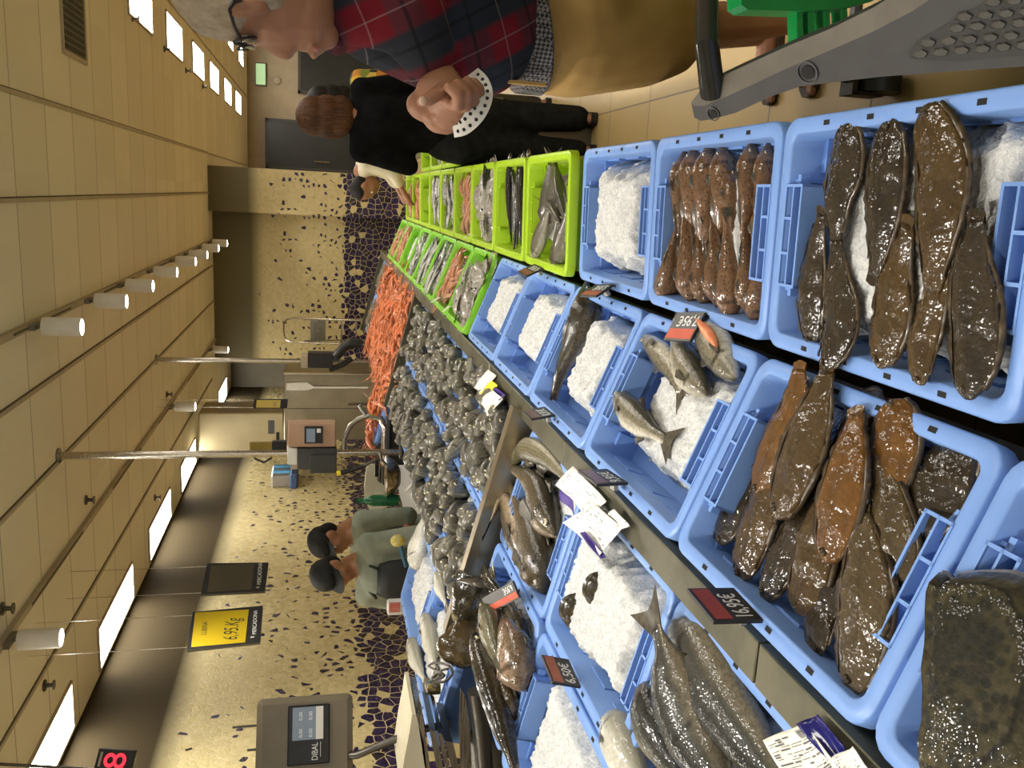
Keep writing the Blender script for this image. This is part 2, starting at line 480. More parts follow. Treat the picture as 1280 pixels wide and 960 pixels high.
# ------------------------------------------------------------------ fish builders
PR = {
 'trout': [(0,.008,.008,.008),(.03,.03,.026,.022),(.1,.058,.055,.042),(.2,.08,.08,.055),(.4,.098,.11,.062),(.6,.082,.09,.05),(.8,.047,.047,.028),(.93,.034,.034,.015),(1,.036,.036,.006)],
 'cod': [(0,.012,.012,.012),(.05,.04,.042,.034),(.15,.075,.085,.058),(.27,.10,.115,.07),(.4,.098,.11,.066),(.6,.065,.068,.044),(.8,.035,.035,.022),(.93,.022,.022,.01),(1,.026,.026,.004)],
 'big': [(0,.02,.02,.02),(.03,.055,.055,.04),(.1,.09,.1,.07),(.25,.12,.14,.09),(.45,.125,.14,.09),(.65,.09,.10,.065),(.82,.045,.045,.03),(.93,.032,.032,.016),(1,.04,.04,.006)],
 'bream': [(0,.01,.012,.012),(.05,.07,.05,.045),(.15,.145,.10,.075),(.3,.195,.145,.092),(.45,.195,.15,.09),(.65,.135,.115,.062),(.82,.06,.055,.03),(.92,.038,.038,.014),(1,.05,.05,.005)],
 'gurn': [(0,.007,.007,.006),(.05,.019,.018,.016),(.10,.036,.034,.032),(.16,.053,.051,.050),(.24,.066,.063,.058),(.34,.060,.058,.050),(.5,.045,.045,.037),(.75,.027,.027,.022),(.92,.015,.015,.011),(1,.02,.02,.004)],
 'long': [(0,.008,.008,.008),(.04,.028,.026,.022),(.12,.045,.045,.036),(.35,.05,.052,.04),(.7,.036,.036,.028),(.9,.018,.018,.012),(1,.008,.008,.004)],
 'sard': [(0,.008,.008,.007),(.06,.045,.045,.03),(.2,.075,.08,.045),(.45,.085,.095,.05),(.75,.045,.05,.028),(.93,.022,.022,.01),(1,.03,.03,.004)],
 'blob': [(0,.03,.03,.03),(.08,.10,.09,.10),(.3,.15,.13,.16),(.6,.16,.14,.17),(.85,.11,.10,.12),(1,.03,.03,.04)],
 'stump': [(0,.20,.20,.18),(.02,.21,.21,.19),(.4,.2,.2,.17),(.8,.16,.16,.14),(1,.12,.12,.10)],
}


def fish_frame(spine, dors, n):
    C = catmull(spine, n); L = sum((b-a).length for a, b in zip(C, C[1:]))
    Fr = []
    for k in range(n):
        T = (C[min(k+1, n-1)]-C[max(k-1, 0)]).normalized()
        D = (dors - T*dors.dot(T)).normalized(); N = T.cross(D)
        Fr.append((C[k], T, D, N))
    return Fr, L


def loft_fish(mb, spine, dors, prof, n=26, seg=16, hs=1., ws=1., m=0):
    Fr, L = fish_frame(spine, dors, n)
    rs = []
    for k, (c, T, D, N) in enumerate(Fr):
        t = k/(n-1); tt = t**1.15
        # resample so that the head gets more rings
        i = tt*(n-1); a = int(min(i, n-2)); f = i-a
        c = Fr[a][0].lerp(Fr[a+1][0], f); D = Fr[a][2].lerp(Fr[a+1][2], f); N = Fr[a][3].lerp(Fr[a+1][3], f)
        ht, hb, hw = interp(prof, tt, 1)*L*hs, interp(prof, tt, 2)*L*hs, interp(prof, tt, 3)*L*ws
        pts = []; ds = []
        for q in range(seg):
            an = 2*PI*q/seg; ca = math.cos(an)
            pts.append(c + D*(ca*(ht if ca > 0 else hb)) + N*(math.sin(an)*hw)); ds.append(ca)
        rs.append(mb.ring(pts, max(tt, .001), ds))
    mb.skin(rs, m); return Fr, L


def fin_fan(mb, base0, base1, tips, th, nrm, m=0):      # thin two-sided fin between a base edge and a list of tips
    n = len(tips); a = []; b = []
    for k, tp in enumerate(tips):
        f = k/(n-1); bs = base0.lerp(base1, f)
        for lst, sg in ((a, 1), (b, -1)):
            lst.append((mb._v(bs+nrm*th*sg, .9, .6), mb._v(bs.lerp(tp, .55)+nrm*th*.6*sg, .9, .5), mb._v(tp, .95, .4)))
    for lst in (a, b):
        for p, q in zip(lst, lst[1:]):
            for i in (0, 1): mb.face((p[i], q[i], q[i+1], p[i+1]), m)


def fish_parts(add, spine, dors, kind, mats, hs=1., ws=1., tail='fork', fins=(), eye=(.09, .35), eyer=.014, pect=True, tl=.16, n=26, seg=16, eyes2=True, gill=True, finm=None):
    # add(name, mb, mats): parts of one fish
    mb = MB(); Fr, L = loft_fish(mb, spine, dors, PR[kind], n, seg, hs, ws)
    add('body', mb, mats)
    finm = finm or M_FIN
    c, T, D, N = Fr[-1]
    if tail:
        mb = MB(); h = interp(PR[kind], .96, 1)*L*hs
        sp = {'fork': (.62, .30, .62), 'fan': (.85, 1., .85), 'big': (.8, .55, .8)}[tail]
        hh = {'fork': .10, 'fan': .075, 'big': .13}[tail]*L*tl/.16
        tips = []
        for k in range(9):
            u = k/8*2-1; ln = sp[1]+(sp[0]-sp[1])*abs(u)**1.3 + (.25 if tail == 'fork' else .12)*abs(u)
            tips.append(c + T*(L*tl*ln) + D*(hh*u) + N*(L*.006*math.sin(u*5)))
        fin_fan(mb, c - T*L*.02 - D*h, c - T*L*.02 + D*h, tips, L*.004, N); add('tail_fin', mb, finm)
    for (t0, t1, ht, side) in fins:
        mb = MB(); k0, k1 = int(t0*(n-1)), int(t1*(n-1)); tips = []; cols = range(k0, k1+1)
        sd = 1 if side > 0 else 2; base = []
        for j, k in enumerate(cols):
            c_, T_, D_, N_ = Fr[k]; f = j/max(1, len(cols)-1)
            bs = c_ + D_*(side*interp(PR[kind], k/(n-1), sd)*L*hs*.9)
            base.append(bs); tips.append(bs + D_*(side*ht*L*(math.sin(PI*min(1, f*1.15+.12))**.6 if f < .98 else .25)) + T_*(.03*L))
        vs = []
        for bs, tp in zip(base, tips):
            vs.append([mb._v(bs+Fr[k0][3]*L*.004), mb._v(tp), mb._v(bs-Fr[k0][3]*L*.004)])
        for p, q in zip(vs, vs[1:]):
            mb.face((p[0], q[0], q[1], p[1])); mb.face((p[1], q[1], q[2], p[2]))
        add('dorsal_fin' if side > 0 else 'belly_fin', mb, finm)
    if pect:
        k = int(.24*(n-1)); c_, T_, D_, N_ = Fr[k]
        for sg in (1, -1):
            mb = MB(); w = interp(PR[kind], .24, 3)*L*ws
            b0 = c_ + N_*(sg*w*.97) - D_*(.02*L); b1 = b0 - D_*(.025*L)
            fin_fan(mb, b0, b1, [b0+T_*(L*.11)+N_*(sg*L*.018)+D_*(.004*L), b0+T_*(L*.12)+N_*(sg*L*.022)-D_*(.02*L), b1+T_*(L*.09)+N_*(sg*L*.018)-D_*(.03*L)], L*.003, N_)
            add('pectoral_fin', mb, finm)
    if eye:
        k = eye[0]*(n-1); a = int(k); f = k-a
        c_, T_, D_, N_ = (Fr[a][0].lerp(Fr[a+1][0], f), *Fr[a][1:])
        ht, w = interp(PR[kind], eye[0], 1)*L*hs, interp(PR[kind], eye[0], 3)*L*ws
        for sg in ((1, -1) if eyes2 else (1,)):
            dv = eye[1]; p = c_ + D_*(ht*dv) + N_*(sg*w*math.sqrt(max(.05, 1-dv*dv)))
            rot = Matrix(((T_.x, D_.x, N_.x), (T_.y, D_.y, N_.y), (T_.z, D_.z, N_.z)))
            mb = MB(); mb.ell(p, (L*eyer, L*eyer, L*eyer*.5), rot, 1); mb.ell(p+N_*(sg*L*eyer*.28), (L*eyer*.6, L*eyer*.6, L*eyer*.36), rot, 0, 10, 7)
            add('eye', mb, [M_EYE, M_EYER])
    return Fr, L


def big_fish(name, label, cat, spine, dors, kind, mats, group=None, **kw):
    org = sum(spine, V((0,0,0)))/len(spine)
    root = wthing(name, label, cat, org, group)
    def add(nm, mb, mm): return wpart(nm, mb, mm, root, angle=180)
    Fr, L = fish_parts(add, spine, dors, kind, mats, **kw)
    return root, Fr, L


SOLE_W = [(0,.06),(.012,.22),(.035,.43),(.08,.64),(.18,.85),(.32,.98),(.48,1.),(.64,.88),(.78,.68),(.9,.46),(1,.32)]


def flatfish(name, label, spine, hw, nrm, mats, base_t=.011, group=None, wtab=SOLE_W, cat='fish', eyes=True, thick=1.):
    # spine: world points from snout to tail, hw: half width in metres
    n = 36; C0 = catmull(spine, 240); TS = [(k/(n-1))**1.55 for k in range(n)]; C = [C0[min(239, int(q*239))] for q in TS]; L = sum((b-a).length for a, b in zip(C0, C0[1:]))
    org = sum(C, V((0,0,0)))/n; root = wthing(name, label, cat, org, group)
    body = MB(); fr = MB(); S = 10; rings = []; fl = []
    sd = rnd.random()*50
    for k in range(n):
        t = TS[k]; i_ = int(t*239); T = (C0[min(i_+8, 239)]-C0[max(i_-8, 0)]).normalized(); N = (nrm-T*nrm.dot(T)).normalized(); D = N.cross(T)
        w = interp(wtab, t, 1)*hw; wi = w*.87 if t < .9 else w*.95
        th = base_t*thick*(.35+.65*math.sin(PI*min(.97, t*.95+.08)))*min(1, (t/.05+.02)**.5)
        pts = []; ds = []
        for q in range(2*S):
            if q <= S: u = -1+2*q/S; z = th*math.sqrt(max(0, 1-u*u*.98))*(1+.12*math.exp(-(u*6)**2))
            else: u = 1-2*(q-S)/S; z = -th*.35*math.sqrt(max(0, 1-u*u))
            wob = noise.noise(V((t*7, u*1.5, sd)))*.004
            pts.append(C[k]+D*(u*wi)+N*(z+wob)); ds.append(u*.9)
        rings.append(body.ring(pts, max(t, .001), ds))
        for sg in (-1, 1):
            wob = noise.noise(V((t*22, sg*3, sd)))
            e = w*(1.+.05*wob)
            fl.append((sg, t, C[k]+D*(sg*wi*.93)+N*.002, C[k]+D*(sg*e)+N*(.001+.003*wob)))
    body.skin(rings); wpart('body', body, mats, root, angle=180)
    for sg in (-1, 1):
        v = [(fr._v(a+nrm*.0012), fr._v(b), fr._v(a-nrm*.0012)) for s_, t, a, b in fl if s_ == sg and .06 < t < .93]
        for p, q in zip(v, v[1:]): fr.face((p[0], q[0], q[1], p[1])); fr.face((p[1], q[1], q[2], p[2]))
    wpart('fin_fringe', fr, M_FRINGE, root, angle=180)
    c = C[-1]; T = (C0[-1]-C0[-20]).normalized(); N = nrm; D = N.cross(T)
    mb = MB(); w = hw*.27
    fin_fan(mb, c-D*w-T*.005, c+D*w-T*.005, [c+T*(L*.07*(1-.35*abs(u)))+D*(w*1.2*u)+N*.002 for u in (-1,-.6,-.2,.2,.6,1)], .002, N)
    wpart('tail_fin', mb, mats, root, angle=180)
    if eyes:
        k = next(i for i, q in enumerate(TS) if q > .045); T = (C0[24]-C0[4]).normalized(); D = nrm.cross(T)
        for sg in (.12, .42):
            mb = MB(); p = C[k]+T*(sg*.012)+D*(hw*.28*sg)+nrm*(base_t*.75); mb.ell(p, hw*.075, m=1); mb.ell(p+nrm*(hw*.04), hw*.048, m=0)
            wpart('eye', mb, [M_EYE, M_FRINGE], root)
    return root
# ------------------------------------------------------------------ the room
XL, ZC, YF = -3.72, 3.18, 14.1


def mosaic_mat(name, plain):
    m = mat(name, (.6, .5, .33), .25); t = NT(m); co = t.obj()
    sp = t.n('ShaderNodeSeparateXYZ'); t.l(co, sp.inputs[0])
    ax = t.math('ADD', sp.outputs[0], sp.outputs[1]); z = sp.outputs[2]
    cb = t.n('ShaderNodeCombineXYZ'); t.l(ax, cb.inputs[0]); t.l(z, cb.inputs[1]); c2 = cb.outputs[0]
    wob = t.n('ShaderNodeVectorMath', operation='ADD'); t.l(c2, wob.inputs[0])
    nz = t.n('ShaderNodeTexNoise'); nz.inputs['Scale'].default_value = 5; t.l(c2, nz.inputs['Vector'])
    sc = t.n('ShaderNodeVectorMath', operation='SCALE'); sc.inputs['Scale'].default_value = .05; t.l(nz.outputs['Color'], sc.inputs[0]); t.l(sc.outputs[0], wob.inputs[1])
    v = wob.outputs[0]
    ed = t.vor(v, 11.5, 'DISTANCE_TO_EDGE', rand=.85, dims='2D'); cc = t.vor(v, 11.5, 'F1', 'Color', rand=.85, dims='2D')
    s2 = t.n('ShaderNodeSeparateColor'); t.l(cc, s2.inputs[0])
    # share of dark chips by height: none above 2.35 m, all below 1.15 m
    nlow = t.math('MULTIPLY', t.math('SUBTRACT', t.noise(c2, 2.5, 3), .5), .2)
    zz = t.math('ADD', z, nlow)
    mr = t.n('ShaderNodeMapRange'); t.l(zz, mr.inputs[0]); mr.inputs[1].default_value = 2.42; mr.inputs[2].default_value = 1.25; mr.inputs[3].default_value = .05; mr.inputs[4].default_value = .54
    mr2 = t.n('ShaderNodeMapRange'); t.l(zz, mr2.inputs[0]); mr2.inputs[1].default_value = 1.24; mr2.inputs[2].default_value = 1.12; mr2.inputs[3].default_value = 0; mr2.inputs[4].default_value = .36
    p = t.math('ADD', mr.outputs[0], mr2.outputs[0])
    pick = t.math('LESS_THAN', s2.outputs[0], p)
    gap = t.n('ShaderNodeMapRange'); t.l(zz, gap.inputs[0]); gap.inputs[1].default_value = 1.27; gap.inputs[2].default_value = 1.15; gap.inputs[3].default_value = .265; gap.inputs[4].default_value = .035
    inside = t.math('GREATER_THAN', ed, gap.outputs[0])
    k = t.math('MULTIPLY', pick, inside); k = t.math('MULTIPLY', k, t.math('LESS_THAN', z, 2.5))
    chip = t.ramp(s2.outputs[1], [(0, (.016, .010, .045)), (.5, (.035, .02, .075)), (1, (.02, .016, .02))])
    fine = t.vor(v, 26, 'DISTANCE_TO_EDGE', dims='2D')
    fcol = t.vor(v, 26, 'F1', 'Color', dims='2D')
    s3 = t.n('ShaderNodeSeparateColor'); t.l(fcol, s3.inputs[0])
    base = t.ramp(s3.outputs[0], [(0, (.57, .475, .235)), (1, (.67, .565, .29))])
    base = t.mix(t.ramp(fine, [(.0, (.35,)*3), (.05, (0, 0, 0))]), base, (.74, .64, .37))
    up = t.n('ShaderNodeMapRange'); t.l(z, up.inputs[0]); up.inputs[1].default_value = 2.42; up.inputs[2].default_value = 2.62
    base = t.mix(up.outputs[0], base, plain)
    t.col(t.mix(k, base, chip))
    h = t.math('ADD', t.math('MULTIPLY', s3.outputs[1], .8), t.ramp(fine, [(0, (0,)*3), (.08, (.5,)*3)]))
    h = t.math('MULTIPLY', h, t.math('SUBTRACT', 1.0, up.outputs[0]))
    t.bump(h, .35, .006)
    t.rough(t.mix(up.outputs[0], t.ramp(s3.outputs[2], [(0, (.16,)*3), (1, (.36,)*3)]), (.8, .8, .8)))
    t.l(t.math('MULTIPLY_ADD', up.outputs[0], -.48, .5), t.b.inputs['Specular IOR Level'])
    return m


M_MOS = mosaic_mat('broken_tile_mosaic', (.05, .038, .021)); M_MOSF = mosaic_mat('far_tile_mosaic', (.165, .145, .09))  # left wall's plain band is darker: grazing shade put into its colour


def ceil_mat():
    m = mat('ceiling_tiles', (.66, .60, .48), .8, spec=.2); t = NT(m); co = t.obj()
    sp = t.n('ShaderNodeSeparateXYZ'); t.l(co, sp.inputs[0])
    y = t.math('FRACT', t.math('DIVIDE', t.math('ADD', sp.outputs[1], .12), .6))
    k = t.math('LESS_THAN', y, .022)
    cell = t.n('ShaderNodeTexWhiteNoise', noise_dimensions='2D')
    cb = t.n('ShaderNodeCombineXYZ'); t.l(t.math('FLOOR', t.math('DIVIDE', t.math('ADD', sp.outputs[1], .12), .6)), cb.inputs[1])
    t.l(t.math('FLOOR', t.math('DIVIDE', sp.outputs[0], 1.09)), cb.inputs[0]); t.l(cb.outputs[0], cell.inputs['Vector'])
    b = t.ramp(cell.outputs['Value'], [(0, (.76, .71, .60)), (1, (.83, .78, .67))])
    b = t.mix(t.ramp(t.noise(co, 2.5, 4), [(.3, (.25,)*3), (.7, (0, 0, 0))]), b, (.70, .65, .53))
    t.col(t.mix(k, b, (.44, .40, .32)))
    return m


M_CEIL = ceil_mat()
M_TRIM = noisy('painted_trim', (.40, .34, .25), (.46, .39, .28), 8, .6)
M_GAPL = mat('trim_shadow_line', (.10, .085, .06), .8)


def floor_mat():
    m = mat('floor_tiles', (.55, .44, .28), .42, spec=.3); t = NT(m); co = t.obj()
    mp = t.n('ShaderNodeMapping'); mp.inputs['Location'].default_value = (.1, .07, 0); t.l(co, mp.inputs[0])
    br = t.n('ShaderNodeTexBrick'); br.offset = 0; br.inputs['Scale'].default_value = 1; br.inputs['Mortar Size'].default_value = .004
    br.inputs['Brick Width'].default_value = .6; br.inputs['Row Height'].default_value = .6
    br.inputs['Color1'].default_value = (.48, .335, .135, 1); br.inputs['Color2'].default_value = (.54, .38, .155, 1); br.inputs['Mortar'].default_value = (.16, .12, .075, 1)
    t.l(mp.outputs[0], br.inputs[0])
    t.col(t.mix(t.ramp(t.noise(co, 3, 5), [(.3, (.3,)*3), (.7, (0,)*3)]), br.outputs[0], (.39, .27, .105)))
    return m


M_FLOOR = floor_mat()
M_WALLF = noisy('back_wall_paint', (.36, .29, .19), (.41, .33, .21), 4, .7)
M_DOOR = noisy('dark_door_panel', (.016, .016, .013), (.022, .022, .018), 6, .35)

struct('floor', MB().box((-3.9, -3.5, -.1), (6.2, 21.3, 0)), M_FLOOR)
struct('ceiling', MB().box((-3.9, -3.5, ZC), (6.2, 21.3, ZC+.1)), M_CEIL)
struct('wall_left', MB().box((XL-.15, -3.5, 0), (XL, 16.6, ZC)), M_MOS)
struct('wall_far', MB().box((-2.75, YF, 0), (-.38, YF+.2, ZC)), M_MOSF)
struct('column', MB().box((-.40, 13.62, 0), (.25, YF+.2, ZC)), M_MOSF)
struct('wall_recess', MB().box((XL, 16.5, 0), (-2.6, 16.6, ZC)).box((-2.75, YF+.2, 0), (-2.6, 16.5, ZC)), noisy('recess_wall_paint', (.14, .12, .08), (.17, .145, .1), 4, .6))
struct('wall_back', MB().box((-.38, 20.9, 0), (6.2, 21.05, ZC)), M_WALLF)
struct('wall_side', MB().box((-.45, YF+.2, 0), (-.38, 20.9, ZC)), M_WALLF)
struct('wall_right', MB().box((6.05, -3.5, 0), (6.2, 20.9, ZC)), M_WALLF)
k = 0
for x in (.42, -.15, -1.24, -1.79, -2.95, 1.9, 3.0, 4.1):
    k += 1; o = struct('trim_%d' % k, MB().box((x-.012, -3.5, ZC-.012), (x+.012, (YF if -2.75 < x < -.38 else 20.8 if x > .25 else 13.6), ZC)).box((x+.012, -3.5, ZC-.004), (x+.02, 13.6, ZC-.001), 1), [M_TRIM, M_GAPL])
for x in (-.85, -2.41):
    k += 1; o = struct('trim_%d' % k, MB().box((x-.02, -3.5, ZC-.03), (x+.02, YF-.02, ZC)), M_TRIM)
    mb = MB()
    for y in range(-3, 14, 2): mb.box((x-.006, y, ZC-.034), (x+.006, y+1.1, ZC-.03))
    part('track_slot', mb, M_GAPL, o, False)

# dark doors in the back wall
def dark_door(n, x0, x1, z1):
    o = struct('door_%d' % n, MB().box((x0, 20.78, 0), (x1, 20.9, z1)), M_DOOR)
    part('door_frame', MB().box((x0-.06, 20.76, 0), (x0, 20.9, z1+.06)).box((x1, 20.76, 0), (x1+.06, 20.9, z1+.06)).box((x0-.06, 20.76, z1), (x1+.06, 20.9, z1+.06)), noisy('door_frame_%d' % n, (.05, .045, .035), (.06, .055, .04), 6, .5), o, False)
    part('door_handle', MB().tube([(x0+.15, 20.74, z1*.5), (x0+.15, 20.74, z1*.5+.35)], .02).box((x0+.14, 20.74, z1*.5+.02), (x0+.16, 20.78, z1*.5+.04)).box((x0+.14, 20.74, z1*.5+.31), (x0+.16, 20.78, z1*.5+.33)), M_STEEL_L, o)
dark_door(1, at_y(335, 207, 20.8).x, at_y(335, 151, 20.8).x, at_y(335, 180, 20.8).z)
dark_door(2, at_y(376, 113, 20.8).x, 4.3, at_y(376, 50, 20.8).z)

t = thing('emergency_light', 'pale green lit emergency exit light box high on the back wall', 'light', at_y(326, 93, 20.86))
part('housing', MB().box((-.24, -.05, -.12), (.24, .03, .12), bev=.01), M_GREYL, t)
part('light_panel', MB().box((-.22, -.06, -.10), (.22, -.05, .10)), mat('exit_panel_glow', (.3, .6, .3), .5, emit=(.65, .85, .45), estr=.45), t)
t = thing('wall_sensor', 'small round beige sensor on the back wall below the exit light', 'sensor', at_y(346, 101, 20.88))
part('dome', MB().ell((0, 0, 0), (.09, .05, .09)), M_TRIM, t); part('base_ring', MB().lathe([(.1, -.1), (.1, -.09)]), M_TRIM, t) if False else None

# ceiling light panels
M_GLOW = mat('light_panel_glow', (1, 1, 1), .5, emit=(1, .96, .88), estr=24)
def ceiling_light(x, y, label, group, w=.32, L=1.2):
    t = thing('ceiling_light', label, 'ceiling light', (x, y, ZC), group)
    part('frame', MB().box((-w/2-.02, -L/2-.02, -.016), (-w/2, L/2+.02, 0)).box((w/2, -L/2-.02, -.016), (w/2+.02, L/2+.02, 0)).box((-w/2, -L/2-.02, -.016), (w/2, -L/2, 0)).box((-w/2, L/2, -.016), (w/2, L/2+.02, 0)), M_TRIM, t, False)
    part('diffuser', MB().box((-w/2, -L/2, -.012), (w/2, L/2, -.001)), M_GLOW, t, False)
for i, y in enumerate((1.1, 3.1, 5.1, 7.05, 9.05, 11.05, 13.05, 15.0)):
    ceiling_light(-3.5, y, 'bright rectangular ceiling light in the row along the mosaic wall', 'ceiling lights along the mosaic wall')
for i, y in enumerate((1.2, 3.1, 5.1, 7.0, 8.95, 10.85, 12.8, 14.6, 16.6, 18.6)):
    ceiling_light(1.57, y, 'bright rectangular ceiling light in the row above the customer aisle', 'ceiling lights above the aisle', .36, 1.05)
for y in (17.2, 19.3):
    ceiling_light(2.6, y, 'small bright ceiling light near the dark doors at the back of the shop', 'ceiling lights near the back doors', .4, .9)

# ceiling vent, sprinklers
t = thing('ceiling_vent', 'square perforated dark vent grille set into the ceiling tiles', 'vent', (1.06, 6.62, ZC))
part('frame', MB().box((-.3, -.3, -.014), (.3, -.27, 0)).box((-.3, .27, -.014), (.3, .3, 0)).box((-.3, -.27, -.014), (-.27, .27, 0)).box((.27, -.27, -.014), (.3, .27, 0)), M_TRIM, t, False)
mb = MB()
for i in range(13):
    q = -.26+i*.0433; mb.box((q-.006, -.27, -.009), (q+.006, .27, -.004)); mb.box((-.27, q-.006, -.0095), (.27, q+.006, -.0045))
part('grille', mb, noisy('vent_grey', (.10, .09, .07), (.13, .115, .09), 30, .6), t, False)
part('backing', MB().box((-.27, -.27, -.003), (.27, .27, -.0005)), M_DARK, t, False)
for px, py in ((165, 22), (205, 61), (232, 88), (253, 108), (107, 625), (193, 622), (55, 857), (2, 761), (208, 493)):
    p = at_z(px, py, ZC)
    t = thing('sprinkler', 'tiny dark sprinkler head on the ceiling tiles', 'sprinkler', p, 'sprinkler heads on the ceiling')
    part('head', MB().lathe([(.035, 0), (.035, -.01), (.014, -.014), (.012, -.05), (.03, -.052), (.03, -.058)], 12), M_STEEL_D, t)

# track spotlights
M_LENS = mat('spot_lens_glow', (1, 1, 1), .4, emit=(1, .97, .92), estr=22)
def track_spot(x, y, label, group, lamp=True, energy=95, tilt=0.):
    t = thing('track_spotlight', label, 'spotlight', (x, y, ZC-.03), group)
    part('adapter', MB().box((-.016, -.07, -.03), (.016, .07, 0)).tube([(0, 0, -.03), (0, 0, -.06)], .01), M_GREYL, t)
    part('housing', MB().lathe([(.03, -.05), (.052, -.056), (.055, -.08), (.055, -.26), (.048, -.262), (.046, -.25)], 20, cap1=False), M_WHITE, t)
    part('lens', MB().lathe([(.047, -.252), (.047, -.256), (.03, -.266), (.004, -.27)], 20), M_LENS, t)
    if lamp:
        ld = bpy.data.lights.new('spot_lamp', 'SPOT'); ld.energy = energy; ld.spot_size = R(95); ld.spot_blend = .7; ld.shadow_soft_size = .05; ld.color = (1, .95, .86)
        lo = bpy.data.objects.new('spot_lamp', ld); COL.objects.link(lo); lo.parent = t; lo.location = (0, 0, -.29); lo.rotation_euler = (0, tilt, 0)
for y in (-1.3, -.2, .9, 1.9, 2.7, 3.5, 5.31, 6.5, 7.5, 8.73, 10.0, 11.0, 12.2, 13.3):
    track_spot(-.85, y, 'white cylinder spotlight in the ceiling track above the fish counter', 'spotlights over the fish counter', True, 78 if y < 9.9 else 34)
for y in (1.2, 4.59, 9.7, 13.2):
    track_spot(-2.41, y, 'white cylinder spotlight in the ceiling track behind the counter', 'spotlights behind the counter', True, 125 if y < 9 else 55, R(42))

# ------------------------------------------------------------------ counter
t = thing('display_counter', 'long stepped stainless steel fish counter carrying the crates, with a grey rail along its middle', 'counter', (0, 0, 0))
Y0, Y1 = -1.2, 9.95
def slab(bed, w0, w1, y0, y1, h0, h1, mb):
    c = [bed.p(w, y, h) for h in (h0, h1) for w, y in ((w0, y0), (w1, y0), (w1, y1), (w0, y1))]
    i = [mb._v(p) for p in c]
    for q in ((3,2,1,0),(4,5,6,7),(0,1,5,4),(1,2,6,5),(2,3,7,6),(3,0,4,7)): mb.face([i[k] for k in q])
    return mb
part('front_panel', MB().box((.02, Y0, .09), (.06, Y1, .62)), M_STEEL, t, False)
part('plinth', MB().box((-.2, Y0, 0), (.0, Y1, .1)), M_BLACK, t, False)
part('front_shelf', slab(B1, .0, .42, Y0, Y1, -.155, -.132, MB()), M_STEEL, t, False)
part('sloped_shelf', slab(B2, -.012, .40, Y0, Y1, -.155, -.132, MB()), M_STEEL_D, t, False)
mb = MB(); slab(B3, .0, .80, Y0, Y1, -.165, -.14, mb); slab(B3, .80, 1.24, Y0, 3.93, -.165, -.14, mb); slab(B3, .80, 1.14, 6.2, Y1, -.165, -.14, mb)
part('back_shelf', mb, M_STEEL_D, t, False)
part('body_panel', MB().box((-.62, Y0, .1), (-.58, Y1, .70)).box((-1.2, Y0, .0), (-1.16, Y1, .8)), M_STEEL_D, t, False)
M_BEAM = noisy('warm_reflecting_steel', (.34, .285, .19), (.50, .42, .28), 4, .32, metal=.9)
ys = [Y0, 0.0, 1.09, 2.19, 3.3, 4.4, 5.5, 6.6, 7.7, 8.8, Y1]
M_RAIL = noisy('dull_rail_steel', (.085, .08, .05), (.15, .138, .09), 7, .42, metal=.6, bump=.15, bscale=60)
for a, b in zip(ys, ys[1:]):
    part('rail', MB().box((-.714, a+.003, .845), (-.642, b-.003, .893), bev=.002), M_RAIL, t)
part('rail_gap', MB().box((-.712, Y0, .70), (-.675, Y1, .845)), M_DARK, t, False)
for (ya, yb, w1) in ((2.715, 2.785, .80), (6.10, 6.16, .82), (9.86, 9.92, .86)):
    mb = MB(); mb.M = Matrix.Identity(4)
    slab(B3, -.03, w1, ya, yb-.02, -.04, .062 if ya < 5 else .035, mb); part('divider_beam', mb, M_BEAM if ya < 5 else M_RAIL, t, False)
    mb = slab(B3, -.0, w1-.01, ya+.014, yb-.03, -.14, -.036, MB()); part('divider_shade', mb, M_DARK, t, False)  # dark slab stands for the shadow gap under the beam

